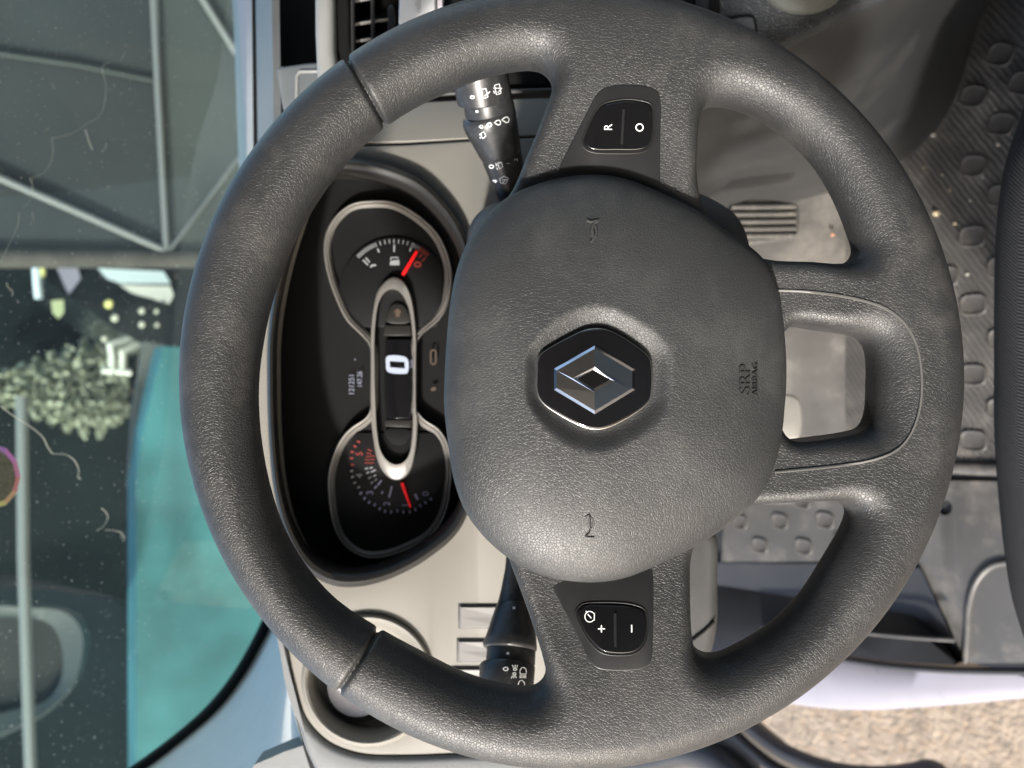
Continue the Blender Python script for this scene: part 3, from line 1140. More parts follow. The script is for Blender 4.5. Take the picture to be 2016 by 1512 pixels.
for (x, y, l, w, mm) in ((585, 545, 9, 1.6, REDPRINT), (587, 522, 9, 1.6, REDPRINT), (592, 500, 9, 1.6, REDPRINT), (598, 478, 9, 1.6, REDPRINT), (605, 455, 9, 1.6, REDPRINT), (618, 545, 9, 1.6, REDPRINT), (622, 520, 9, 1.6, REDPRINT), (626, 495, 9, 1.6, REDPRINT),
                      (582, 585, 6, 3, PRINT), (614, 580, 6, 3, PRINT), (590, 614, 6, 3, PRINT), (630, 602, 10, 3, PRINT), (605, 650, 7, 3, PRINT), (640, 636, 6, 3, PRINT), (620, 685, 6, 3, PRINT), (648, 665, 6, 3, PRINT),
                      (675, 685, 12, 3, PRINT_BLUE), (646, 718, 7, 3, PRINT_BLUE), (755, 735, 14, 3, PRINT_BLUE), (745, 775, 8, 3, PRINT_BLUE), (935, 785, 12, 4, PRINT_BLUE), (692, 755, 5, 2.5, PRINT_BLUE)):
    q = Zt(x, y)
    a = math.atan2(q[1] - TC[1], q[0] - TC[0])
    r = math.hypot(q[0] - TC[0], q[1] - TC[1])
    radial('dial_tick', TC, a, r - l / 2, r + l / 2, w, mm)

# centre display capsule
cap_o = [(770, 546), (790, 550), (806, 572), (815, 610), (820, 660), (820, 720), (820, 800), (822, 850), (818, 890), (809, 925), (794, 942), (776, 945), (756, 931), (742, 902), (735, 862), (730, 810), (730, 720), (730, 660), (735, 610), (745, 570)]
cap_i = [(771, 569), (785, 573), (797, 588), (806, 612), (812, 660), (814, 720), (813, 800), (811, 860), (805, 895), (793, 911), (778, 915), (763, 907), (750, 888), (743, 850), (740, 800), (738, 720), (738, 660), (742, 614), (748, 590), (758, 575)]
co_, ci_ = resample(cr(cap_o, 4), 120), resample(cr(cap_i, 4), 120)
# start both at the top
co_ = np.roll(co_, -int(np.argmin(co_[:, 1])), 0)
ci_ = np.roll(ci_, -int(np.argmin(ci_[:, 1])), 0)
obj('capsule_frame', *loft([ab(co_, CLD - .001), ab(co_, CLD + .008), ab(inset(co_, 2), CLD + .0095), ab(inset(ci_, -1.5), CLD + .0098), ab(ci_, CLD + .009), ab(ci_, CLD + .001)]), SILVER, clus, 50)
cap_back = obj('display_back', *flat([ab(inset(ci_, -1), CLD + .001)], CLD + 0.001, 0.002), BLACK, clus, 30)
scr = [(759, 668), (808, 668), (812, 720), (812, 780), (808, 824), (760, 824), (757, 780), (757, 720)]
obj('screen', *flat([ab(scr, CLD + .006)], CLD + 0.006, 0.004, 0.0006), GLOSS, clus, 40)
obj('screen_band', *flat([ab([(756, 640), (808, 640), (809, 661), (755, 661)], CLD + .007)], CLD + 0.007, 0.003, 0.0008), HOOD, clus, 40)
obj('screen_band', *flat([ab([(757, 826), (810, 826), (809, 842), (758, 840)], CLD + .007)], CLD + 0.007, 0.003, 0.0008), HOOD, clus, 40)
obj('indicator_pad', *flat([ab(cr([(760, 633), (764, 612), (774, 599), (790, 599), (802, 612), (807, 634)], 4), CLD + .0055)], CLD + 0.0055, 0.003, 0.0008), HOOD, clus, 40)
obj('indicator_pad', *flat([ab(cr([(757, 846), (810, 848), (806, 862), (796, 874), (780, 876), (764, 866)], 4), CLD + .0055)], CLD + 0.0055, 0.003, 0.0008), BLACK, clus, 40)
obj('arrow_symbol', *slab([P(*p, CLD + .0058) for p in ((783, 607), (792, 615), (787, 615), (787, 624), (779, 624), (779, 615), (774, 615))], 0.0002), AMBER, clus, None)
z_o = [(760, 704), (766, 700), (796, 702), (803, 708), (804, 728), (801, 735), (795, 736), (768, 734), (761, 729), (760, 716)]
z_i = [(767.5, 711), (796.5, 712.5), (797, 725.5), (767.5, 723)]
obj('speed_digit', *flat([ab(cr(z_o, 3), CLD + .0064), ab(z_i, CLD + .0064)], CLD + 0.0064, 0.0004), LCD, clus, None)
print_text('speed_unit', None, 'km/h', 810, 716, 8, LCD_DIM, clus, c=CLD + .0067)
print_text('odometer_reading', None, '121251', 692, 757, 15, LCD_DIM, clus, c=CLD + .0005, sx=0.95)
print_text('odometer_reading', None, '147.26', 708, 746, 14, LCD_DIM, clus, c=CLD + .0005, sx=0.85)
print_text('trip_mark', None, '-', 699, 708, 14, LCD_DIM, clus, c=CLD + .0005)
lamp = circle_px(853, 694, 5, 10, a0=math.pi, a1=2 * math.pi) + circle_px(853, 712, 5, 10, a0=0, a1=math.pi)
lamp = [(x, y) for x, y in lamp]
strokes('warning_lamp', None, [lamp + [lamp[0]]], 3, AMBER, clus, c=CLD + .001)
strokes('warning_lamp', None, [[(849, 768), (858, 764)]], 6, AMBER, clus, c=CLD + .001)

# ================================================================== DASHBOARD
DC = -0.152
dash = thing('dashboard', 'pale grey moulded dashboard around the instruments', 'dashboard', P(800, 900, DC))
panel_px = [(620, 296), (700, 287), (800, 284), (930, 276), (1110, 268), (1160, 400), (1170, 800), (1160, 1200), (1150, 1470), (1040, 1484), (918, 1484), (790, 1488), (707, 1484), (645, 1460), (601, 1412), (578, 1345),
            (565, 1273), (548, 1200), (528, 1080), (512, 930), (505, 780), (508, 640), (528, 500), (565, 390)]
bowl_c = (724, 1340)
hole_bowl = circle_px(*bowl_c, 117, 72)
hole_clus = (ho - [735, 735]) * 0.985 + [735, 735]
i0 = panel_px.index((1040, 1484))
panel_sm = [np.array(p, float) for p in panel_px[:i0]] + list(cr(panel_px[i0:], 5, False))
obj('dash_panel', *flat([ab(panel_sm, DC), ab(hole_clus, DC), ab(hole_bowl, DC)], DC, 0.03, 0.002), DASH, dash, 30)
Cb = P(800, 280, DC)


def tilt_up(a, b):
    return (a - Cb[0]) * -0.35


obj('dash_upper_panel', *flat([ab([(560, 300), (620, 290.5), (700, 282), (800, 279), (930, 271), (1110, 263), (1112, 178), (900, 184), (690, 196), (560, 210)], DC)], DC, 0.02, 0.0015, tilt_up), DASH, dash, 30)
trim_o = [(540, 1243), (557, 1318), (570, 1368), (587, 1434), (604, 1487), (640, 1540), (800, 1550), (1100, 1540), (1150, 1490), (1150, 1478), (1040, 1489), (918, 1489), (790, 1493), (707, 1489), (642, 1464), (597, 1415), (574, 1347), (561, 1275), (544, 1200)]
trim_o = np.vstack([cr(trim_o[:9], 5, False), cr(trim_o[9:], 5, False)])
obj('edge_trim', *flat([ab(trim_o, DC + .003)], DC + 0.003, 0.05, 0.004), DASH_TRIM, dash, 40)
# storage bowl: rolled lip, wall, floor
bl = []
for r, z in ((131, -.001), (131, .0015), (128, .0035), (124, .0042), (119, .003), (115, -.002), (112, -.010), (109, -.018), (104, -.0215), (86, -.022), (84, -.0218)):
    bl.append(disc_px(*bowl_c, r, DC + z, 72))
bowl = obj('storage_bowl', *loft(bl, True, False, True), DASH, dash, 50)
bz = DC - 0.0218
bcc = P(707, 1345, bz)


def ring_at(cxyz, r, z, n=48):
    a = np.linspace(0, 2 * np.pi, n, endpoint=False)
    return np.c_[cxyz[0] + r * np.cos(a), cxyz[1] + r * np.sin(a), np.full(n, z)]


mmpx = (D0 - bz) / F
obj('bowl_ring', *loft([ring_at(bcc, 74 * mmpx, bz + .0), ring_at(bcc, 74 * mmpx, bz + .002), ring_at(bcc, 66 * mmpx, bz + .002), ring_at(bcc, 66 * mmpx, bz)]), DASH_DARK, bowl, 50)
KNOB = mat('pale_knob', (0.50, 0.49, 0.52), 0.4)
obj('bowl_knob', *loft([ring_at(bcc, 60 * mmpx, bz), ring_at(bcc, 60 * mmpx, bz + .005), ring_at(bcc, 57 * mmpx, bz + .008), ring_at(bcc, 30 * mmpx, bz + .0085)], True, False, True), KNOB, bowl, 40)
SW = mat('switch_blank', (0.19, 0.185, 0.18), 0.35, bump=(1500, .00006))
for (x0, x1, y0, y1) in ((906, 990, 1193, 1234), (903, 985, 1261, 1300), (890, 960, 1316, 1345)):
    q = [(x0, y0), (x1, y0), (x1, y1), (x0, y1)]
    fr = [(x0 - 4, y0 - 4), (x1 + 4, y0 - 4), (x1 + 4, y1 + 4), (x0 - 4, y1 + 4)]
    s_ = obj('switch_frame', *flat([ab(fr, DC + .0006)], DC + .0006, .004, .0005), DASH_DARK, dash, 40)
    rings_ = []
    a = ab(q, DC)[:, :2]
    cxa = a.mean(0)
    V = [np.r_[a[i], DC + .0018] for i in range(4)] + [np.r_[cxa + (a[i] - cxa) * .93, DC + .0024] for i in range(4)]
    V.append(np.r_[(V[4][:2] + V[7][:2]) / 2, DC + .0024])
    V.append(np.r_[(V[5][:2] + V[6][:2]) / 2, DC + .0019])
    V += [np.r_[a[i], DC - .001] for i in range(4)]
    Fc = [(0, 1, 5, 4), (1, 2, 6, 9, 5), (2, 3, 7, 6), (3, 0, 4, 8, 7), (4, 5, 9, 8), (8, 9, 6, 7), (0, 1, 11, 10), (1, 2, 12, 11), (2, 3, 13, 12), (3, 0, 10, 13)]
    obj('blank_switch', *fixn(np.array(V), Fc), SW, s_, None)
# lower dash and column surround
obj('lower_panel', *flat([ab(cr([(1040, 1075), (1300, 1040), (1405, 1045), (1416, 1062), (1417, 1150), (1416, 1235), (1400, 1300), (1330, 1420), (1160, 1445), (1100, 1300)], 4), -0.165)], -0.165, 0.07, 0.008, None, 4), DASH_DARK, dash, 40)
obj('panel_crease', *tube(ab([(1360, 1262), (1385, 1243), (1407, 1222)], -0.1645), 0.0012), BLACK, dash, 60)
# centre stack
obj('centre_stack', *flat([ab([(860, 40), (1400, 20), (1400, 176), (1100, 174), (900, 180), (700, 193), (700, 120)], -0.17)], -0.17, 0.05, 0.004), BLACK, dash, 40)
obj('stack_edge', *tube(ab([(690, 196), (900, 183), (1110, 177)], -0.166), 0.0016), DASH_DARK, dash, 60)
ZD = 1.215                                        # height of the dash top
GN = (0, 0.80, 0.60)                              # windscreen plane: point and outward normal
GP = (0, 0.80, ZD - 0.02)


def PG(px, py):
    return PP(px, py, GP, GN)


led_far = [(447, -80), (455, 0), (461, 150), (468, 330), (478, 520), (488, 700), (500, 880), (515, 1030), (540, 1215)]
led_near = [(497, -80), (499, 0), (505, 150), (516, 270), (524, 420), (529, 600), (532, 760), (538, 930), (560, 1215)]
LF = np.array([PZ(x, y, ZD) for x, y in cr(led_far, 4, False)])
LN = np.array([PZ(x, y, ZD - .003) for x, y in cr(led_near, 4, False)])
dn = np.array(from_world(ORG + np.array([0, 0, -1.0])))
fw = np.array(from_world(ORG + np.array([0, 1.0, 0])))
bk = -fw
obj('dash_top', *loft([LF + dn * .15, LF + dn * .002, LF * .8 + LN * .2, LN * .9 + LF * .1, LN + dn * .001 + bk * .002, LN + dn * .006 + bk * .003, LN + dn * .12 + fw * .01], False), LEDGE, dash, 40)
hl_px = [(521, 330), (524, 420), (529, 600), (532, 760), (538, 930), (549, 1090), (560, 1215)]
hn_px = [(640, 300), (590, 375), (545, 520), (524, 660), (523, 770), (532, 960), (552, 1140)]
HA = np.array([PZ(x, y, ZD - .004) for x, y in cr(hl_px, 5, False)]) + dn * .003
HB = np.array([P(x - 3, y, -.156) for x, y in cr(hn_px, 5, False)])
obj('hood_top', *loft([HA, HA * .7 + HB * .3 + dn * .022, HA * .35 + HB * .65 + dn * .018, HB + dn * .002, HB + np.array([0, 0, -.01])], False), DASH_TRIM, dash, 60)
obj('passenger_dash', *box((.46, .50, .72), (1.48, .79, 1.19)), DASH_DARK, dash, None)
# open tray in the middle of the dash
obj('tray_back', *slab([P(x, y, -0.30) for x, y in ((495, -90), (640, -90), (640, 420), (500, 420))], .01), BLACK, dash, None)
obj('tray_floor', *slab([PZ(496, -250, 1.10), PZ(496, 420, 1.10), PZ(640, 420, 1.10), PZ(640, -250, 1.10)], .01), BLACK, dash, None)
obj('tray_wall', *slab([P(502, -90, -.295), P(534, -90, -.24), P(540, 330, -.24), P(508, 330, -.295)], .006), DASH_TRIM, dash, None)
obj('tray_box', *flat([ab(cr([(545, 131), (560, 129), (690, 129), (690, 260), (572, 260), (556, 215), (549, 170)], 3), -.22)], -.22, .05, .003), DASH_TRIM, dash, 40)
obj('tray_box_line', *tube(ab([(584, 225), (584, 150), (590, 141), (640, 140)], -.2195), .0013), LEDGE, dash, 60)
obj('stack_rib', *flat([ab([(617, -90), (654, -90), (655, 0), (657, 100), (664, 140), (690, 200), (630, 260), (622, 160), (618, 60)], -.175)], -.175, .06, .006, None, 4), LEDGE, dash, 40)

# air vent in the centre stack
vent = thing('air_vent', 'black air vent with thin vanes behind the upper left of the wheel rim', 'air vent', P(730, 20, -.19))
obj('vent_frame', *flat([ab(cr([(655, -90), (656, 20), (660, 90), (672, 128), (700, 140), (1000, 140), (1000, -90)], 4), -.185),
                         ab(cr([(690, -70), (688, 20), (690, 90), (700, 118), (730, 125), (780, 125), (782, 20), (782, -70)], 4), -.185)], -.185, .05, .002), BLACK, vent, 40)
obj('vent_throat', *slab([P(x, y, -.235) for x, y in ((650, -90), (800, -90), (800, 150), (650, 150))], .005), BLACK, vent, None)
for x in (695, 734):
    obj('vane', *tube(ab([(x - 1, -80), (x, 20), (x + 1, 130)], -.188), .0015, False, 8, 2.5), DASH_DARK, vent, 60)
for y in (-18, 28, 62, 96):
    q = [(690, y + 5), (730, y - 2), (790, y - 10), (790, y + 4), (730, y + 12), (690, y + 19)]
    obj('inner_vane', *slab([P(*q[0], -.21), P(*q[1], -.21), P(*q[2], -.21), P(*q[3], -.195), P(*q[4], -.195), P(*q[5], -.195)], .002), SATIN, vent, None)
obj('vane_tab', *flat([ab(cr([(762, 14), (768, 8), (776, 12), (779, 30), (778, 62), (764, 64), (763, 35)], 3), -.183)], -.183, .012, .002), SATIN, vent, 40)

holder = thing('phone_holder', 'white plastic phone holder with grey lettering clipped beside the air vent', 'phone holder', P(830, 20, -.16))
hb = obj('holder_body', *flat([ab([(787, -90), (858, -90), (856, 60), (850, 130), (783, 130), (785, 20)], -.158)], -.158, .012, .0015), mat('holder_white', (.78, .79, .80), .4), holder, 40)
obj('holder_side', *flat([ab([(861, -90), (872, -90), (870, 110), (859, 120)], -.164)], -.164, .012, .0008), mat('holder_lilac', (.62, .58, .62), .5), holder, 40)
print_text('holder_lettering', None, 'cellularline', 823, -8, 17, mat('grey_print', (.42, .44, .45), .6), hb, c=-.1577, sx=0.92)

# ================================================================== CENTRE CONSOLE
FL = 0.50                                         # cab floor height
console = thing('centre_console', 'blue-black grained centre console beside the driver footwell', 'centre console', P(1500, 60, -.2))
CONS = mat('console_dark', (0.030, 0.033, 0.038), 0.42, leather=(420, .00022))
ctop = [(1150, -90), (1900, -90), (1735, 0), (1640, 45), (1534, 100), (1440, 140), (1300, 150), (1180, 100)]
obj('console_top', *flat([ab(ctop, -.185)], -.185, .05, .007, None, 4), CONS, console, 50)
obj('gaiter', *loft([ab(circle_px(1580, -48, 92, 40, 78), -.185), ab(circle_px(1580, -48, 90, 40, 76), -.178), ab(circle_px(1580, -48, 80, 40, 66), -.172), ab(circle_px(1580, -52, 60, 40, 48), -.165), ab(circle_px(1582, -56, 30, 40, 24), -.14)], True, False, True), mat('gaiter_rubber', (.075, .08, .075), .5, bump=(800, .0001)), console, 60)
obj('switch_gap', *flat([ab(cr([(1420, 40), (1445, 30), (1480, 28), (1488, 36), (1489, 80), (1470, 90), (1420, 80)], 3), -.1842)], -.1842, .006, .0005), BLACK, console, 40)
obj('console_switch', *flat([ab(cr([(1422, 46), (1446, 36), (1478, 33), (1484, 38), (1484, 76), (1468, 84), (1424, 80)], 3), -.183)], -.183, .006, .001), mat('console_switch_grey', (.06, .065, .07), .35), console, 40)
for x in (1345, 1392):
    obj('console_slot', *flat([ab([(x, -60), (x + 24, -60), (x + 26, 26), (x + 4, 20)], -.1843)], -.1843, .004, .0005), BLACK, console, 40)
top_e = cr([(1900, -88), (1737, 2), (1642, 47), (1536, 102), (1442, 142), (1280, 190)], 5, False)
bot_e = cr([(1985, -90), (1925, 50), (1895, 150), (1865, 225), (1815, 285), (1755, 330)], 5, False)
bot_e2 = cr([(1755, 330), (1690, 358), (1610, 385), (1540, 402), (1470, 425), (1400, 460)], 5, False)
bb = np.vstack([bot_e, bot_e2[1:]])


def resamp_open(p, n):
    s = np.r_[0, np.cumsum(np.linalg.norm(np.diff(p, axis=0), axis=1))]
    t = np.linspace(0, s[-1], n)
    return np.stack([np.interp(t, s, p[:, k]) for k in range(p.shape[1])], 1)


te_, be_ = resamp_open(top_e, 40), resamp_open(bb, 40)
TP = np.array([P(x, y, -.191) for x, y in te_])
BP = np.array([PZ(x, y, FL + .006) for x, y in be_])
rows = [TP]
for k, (t, bulge) in enumerate(((.04, .003), (.12, .006), (.3, .011), (.5, .015), (.7, .016), (.85, .013), (.94, .007), (1.0, .0))):
    Q = TP * (1 - t) + BP * t
    Q = Q + np.array([-bulge, 0, 0]) + np.array([0, 0, 0.0])
    rows.append(Q)
rows.append(BP + np.array([-.006, 0, 0]))
obj('console_side', *loft(rows, False), SIDE, console, 80)

# ================================================================== FOOTWELL
RUB = mat('rubber_mat', (0.088, 0.084, 0.079), 0.55, vary=.3, vscale=18, dust=((.27, .245, .21), .7, 9), bump=(700, .0004))
RUBS = mat('rubber_stud', (0.075, 0.071, 0.067), 0.45, vary=.2, vscale=40, dust=((.34, .29, .23), .6, 30))
FLOORP = mat('floor_plastic', (0.085, 0.083, 0.08), 0.42, vary=.2, vscale=10, dust=((.32, .29, .25), .5, 16))
KICK = mat('kick_plastic', (0.028, 0.028, 0.03), 0.45, vary=.2, vscale=8, bump=(700, .0001))


def floor_poly(pxs, z):
    return np.array([PZ(x, y, z) for x, y in pxs])


UPW = -dn
fl = obj('cab_floor', *box((-.352, -.85, FL - .05), (.75, .80, FL)), KICK, None, None)
tag(fl, 'dark rubber covered cab floor', None, None, 'structure')

mat_px = [(1985, -90), (1925, 50), (1895, 150), (1865, 225), (1815, 285), (1755, 330), (1690, 358), (1640, 380), (1640, 600), (1650, 760), (1660, 905), (1800, 916), (1900, 922), (2120, 930), (2160, 400), (2160, -90)]
fm = thing('floor_mat', 'ribbed black rubber floor mat with oval studs, dusty with dirt', 'floor mat', PZ(1900, 500, FL))
mp = floor_poly(mat_px, FL + .010)
mp0 = mp + dn * .009
n_ = len(mp)
base_mat = obj('mat_sheet', *fixn(np.vstack([mp, mp0]), [tuple(range(n_))] + [(i, (i + 1) % n_, n_ + (i + 1) % n_, n_ + i) for i in range(n_)]), RUB, fm, None)
# fine ribs, far too many to pick apart: one part
A_, B_ = PZ(1750, 300, FL), PZ(1950, 620, FL)
rx = from_world(ORG + np.array([1.0, 0, 0]))
ry = fw
angr = RAD(-24)
rdir = np.cos(angr) * rx + np.sin(angr) * ry * 1.0
rdir = rx * .84 + ry * .54
rnrm = np.cross(UPW, rdir)
mat2d = np.stack([mp @ rx, mp @ ry], 1)


def inside2d(p, poly):
    c = False
    n = len(poly)
    for i in range(n):
        x0, y0 = poly[i]
        x1, y1 = poly[(i + 1) % n]
        if (y0 > p[1]) != (y1 > p[1]) and p[0] < (x1 - x0) * (p[1] - y0) / (y1 - y0) + x0:
            c = not c
    return c


V, Fc = [], []
c0 = mp.mean(0)
step = 0.0068
for i in range(-95, 96):
    o_ = c0 + rnrm * (i * step)
    seg = None
    pts = []
    for s in np.arange(-.55, .55, .007):
        q = o_ + rdir * s
        ok = inside2d((q @ rx, q @ ry), mat2d)
        if ok:
            pts.append(q)
        if (not ok or s > .54) and pts:
            if len(pts) > 2:
                for a, b in zip(pts[:-1], pts[1:]):
                    k = len(V)
                    w0 = 0.0018
                    wig = rnrm * 0.0006 * math.sin((a @ rdir) * 600)
                    wig2 = rnrm * 0.0006 * math.sin((b @ rdir) * 600)
                    V += [a - rnrm * w0 + wig, a + UPW * .0014 + wig, a + rnrm * w0 + wig, b - rnrm * w0 + wig2, b + UPW * .0014 + wig2, b + rnrm * w0 + wig2]
                    Fc += [(k, k + 1, k + 4, k + 3), (k + 1, k + 2, k + 5, k + 4)]
            pts = []
ribs = obj('mat_ribs', V, Fc, RUB, fm, None)
ribs['kind'] = 'stuff'


def stud_mesh():
    rings_ = []
    for k, z in ((1.0, 0), (0.98, .0022), (.92, .0030), (.85, .0029), (.78, .0018), (.70, .0014)):
        a = np.linspace(0, 2 * np.pi, 24, endpoint=False)
        sx = np.sign(np.cos(a)) * np.abs(np.cos(a)) ** .6 * .0135 * k
        sy = np.sign(np.sin(a)) * np.abs(np.sin(a)) ** .6 * .0165 * k
        rings_.append(sx[:, None] * rx + sy[:, None] * ry + UPW * z)
    return loft(rings_, True, False, True)


SV, SF = stud_mesh()
stud_me = None


def add_stud(px, py, parent, z, material, rot=0.0, sc=1.0):
    global stud_me
    p = PZ(px, py, z)
    if stud_me is None:
        o = obj('stud', SV + BASE[parent.name], SF, material, parent, 50)
        stud_me = o.data
        o.location = Vector(p - BASE[parent.name])
    else:
        o = bpy.data.objects.new('stud', stud_me)
        COL.objects.link(o)
        o.parent = parent
        o.location = Vector(p - BASE[parent.name])
        BASE[o.name] = BASE[parent.name]
    o.rotation_mode = 'AXIS_ANGLE'
    o.rotation_axis_angle = (rot, *UPW)
    o.scale = (sc, sc, sc)
    return o


for (x, y, r_) in ((1970, 108, .5), (1917, 190, .35), (2014, 165, .5), (1916, 248, .35), (1972, 245, .35), (1917, 327, .25), (1972, 386, .2), (1915, 466, .1), (1972, 527, .1), (1917, 600, 0), (1973, 668, 0), (1916, 738, 0), (1972, 805, 0), (1917, 868, 0), (2030, 460, .1), (2030, 600, 0),
                   (1862, 545, 0), (1862, 680, 0), (1810, 470, 0)):
    if (x, y) in ((1916, 248),):
        continue
    add_stud(x, y, fm, FL + .0102, RUBS, -r_)
obj('mat_lip', *tube(np.array([PZ(x, y, FL + .013) for x, y in ((1650, 908), (1800, 916), (1900, 922), (2120, 930))]), .008, False, 10, .6), RUBS, fm, 60)

# toe board: ramp ahead of the mat
toe = thing('toe_board', 'dark dusty sloping toe board behind the pedals', 'toe board', PZ(1600, 750, FL))
tq = [PZ(1664, 300, FL + .012), PZ(1664, 1000, FL + .012)]
tu = fw * .5 + UPW * .30
obj('ramp', *slab([tq[0], tq[1], tq[1] + tu, tq[0] + tu], .02), RUB, toe, None)
# bare floor cover on the left, with its raised edge
cover = thing('floor_cover', 'grey plastic floor cover with a round hole beside the door sill', 'floor cover', PZ(1900, 1100, FL))
cov_px = [(1600, 948), (1750, 944), (1880, 946), (2130, 950), (2130, 1305), (1899, 1305), (1866, 1226), (1812, 1121), (1740, 1010)]
cp = floor_poly(cov_px, FL + .006)
hole = [PZ(x, y, FL + .006) for x, y in circle_px(1860, 999, 14, 20, 15)]
g2 = np.stack([cp @ rx, cp @ ry], 1)
h2 = np.stack([np.array(hole) @ rx, np.array(hole) @ ry], 1)
Vc, Fcv = flat([g2, h2], 0, .005, .0008)
off = (cp @ UPW).mean()
obj('cover_sheet', Vc[:, :1] * rx + Vc[:, 1:2] * ry + (Vc[:, 2:] + off) * UPW, Fcv, FLOORP, cover, 40)
obj('cover_ridge', *tube(np.array([PZ(x, y, FL + .007) for x, y in cr([(1900, 1304), (1904, 1250), (1908, 1190), (1922, 1145), (1952, 1114), (2010, 1105), (2120, 1102)], 4, False)]), .0042), FLOORP, cover, 60)
# foot rest with oval studs, seen through the lower right gap of the wheel
rest = thing('foot_rest', 'grey plastic foot rest with rounded studs seen through the lower spoke gap', 'foot rest', PZ(1560, 1050, FL + .03))
RZ = FL + .045
rp = floor_poly([(1430, 960), (1700, 950), (1700, 1080), (1660, 1104), (1560, 1106), (1420, 1106)], RZ)
obj('rest_plate', *slab(rp, .03), FLOORP, rest, None)
STP = mat('rest_stud', (.09, .087, .083), .4)
first = True
for (x, y) in ((1457, 1027), (1536, 1026), (1625, 1024), (1497, 1074), (1583, 1076), (1660, 1066), (1580, 985)):
    s = 18 / F * 1.0
    p = PZ(x, y, RZ + .0005)
    st = add_stud(x, y, rest, RZ, STP, 0, .85)
kick = thing('kick_panel', 'black side panel between the foot rest and the door sill', 'kick panel', PZ(1600, 1200, FL))
K0 = np.array([PZ(x, y, FL + .012) for x, y in ((1405, 1108), (1560, 1110), (1690, 1108), (1812, 1119), (1850, 1200), (1893, 1300))])
K1 = np.array([PZ(x, y, FL + .003) for x, y in ((1400, 1150), (1560, 1175), (1680, 1190), (1790, 1210), (1840, 1245), (1885, 1302))])
K2 = np.array([PZ(x, y, FL + .03) for x, y in ((1395, 1225), (1550, 1232), (1680, 1245), (1780, 1250), (1830, 1262), (1882, 1304))])
K3 = np.array([PZ(x, y, FL + .035) for x, y in ((1390, 1290), (1540, 1280), (1650, 1286), (1740, 1299), (1820, 1306), (1880, 1309))])
obj('panel_skin', *loft([K0, K1, K2, K3, K3 + dn * .06], False), KICK, kick, 30)
obj('panel_bead', *tube(np.array([PZ(x, y, FL + .036) for x, y in cr([(1500, 1236), (1600, 1240), (1700, 1246), (1800, 1255), (1880, 1260)], 4, False)]), .003), FLOORP, kick, 60)

# pedals
ped = thing('accelerator_pedal', 'dark ribbed accelerator pedal in the footwell, upper of the two pedals in the photo', 'pedal', P(1480, 435, -.58))
PEDM = mat('pedal_rubber', (.075, .072, .068), .33, bump=(500, .0002), dust=((.3, .27, .22), .4, 60))
PC = -.46
obj('pedal_pad', *flat([ab(cr([(1440, 402), (1560, 398), (1572, 404), (1575, 430), (1572, 460), (1562, 468), (1440, 474)], 3), PC)], PC, .012, .003), PEDM, ped, 40)
for i, y in enumerate((407, 421.5, 436, 450.5, 464)):
    obj('pedal_rib', *tube(ab([(1440, y + .5), (1505, y), (1566, y - 1)], PC + .001), .0032, False, 8), PEDM, ped, 60)
obj('pedal_arm', *tube([P(1450, 436, PC - .006), P(1400, 438, PC - .03), P(1330, 440, PC - .02)], .008), KICK, ped, 60)
ped2 = thing('clutch_pedal', 'pale worn metal clutch pedal at the left of the small spoke window', 'pedal', P(1540, 830, -.5))
PEDL = mat('pedal_metal', (.42, .41, .38), .35, metal=.5, vary=.1)
obj('pedal_pad', *flat([ab(cr([(1480, 778), (1545, 776), (1570, 782), (1579, 800), (1580, 845), (1572, 864), (1555, 868), (1480, 868)], 3), -.44)], -.44, .012, .003), PEDL, ped2, 40)
obj('pedal_arm', *tube([P(1520, 822, -.446), P(1450, 822, -.46), P(1380, 820, -.46)], .008), KICK, ped2, 60)

# grit on the mat
GRIT = [mat('grit_pale', (.55, .47, .30), .7), mat('grit_red', (.42, .22, .12), .7), mat('grit_white', (.6, .57, .5), .6)]


def pebble(px, py, z, r, m_, label):
    p = PZ(px, py, z)
    bm = bmesh.new()
    bmesh.ops.create_icosphere(bm, subdivisions=2, radius=r)
    V = np.array([v.co[:] for v in bm.verts])
    Fc = [tuple(v.index for v in f.verts) for f in bm.faces]
    bm.free()
    V *= (1 + .25 * rng.standard_normal((len(V), 1)) * .5)
    V = V * [1, 1.15, .8]
    single('pebble', (V + p + UPW * r * .5, Fc), m_, label, 'pebble', 'grit on the floor mat', 60)


pebble(1844, 420, FL + .011, .0042, GRIT[0], 'largest yellowish pebble on the ribbed mat near the rim')
pebble(1838, 266, FL + .011, .0025, GRIT[2], 'small pale pebble on the mat near the console side')
pebble(1623, 389, FL + .012, .0036, GRIT[1], 'orange pebble on the toe board seen through the upper right gap of the wheel')
pebble(1612, 374, FL + .012, .0022, GRIT[2], 'pale pebble beside the orange one on the toe board')
pebble(1640, 462, FL + .03, .0026, GRIT[1], 'brown crumb on the toe board near the rim edge')
for (x, y) in ((1880, 150), (1895, 80), (1960, 215), (1935, 350), (1855, 345), (1820, 330), (1870, 375), (1910, 395), (1845, 520), (1868, 565), (1905, 540), (1965, 285), (1990, 350), (1880, 440), (1960, 760), (1890, 700)):
    pebble(x, y, FL + .011, .0010 + .0009 * random.random(), random.choice(GRIT), 'tiny crumb of grit scattered over the ribbed rubber mat')

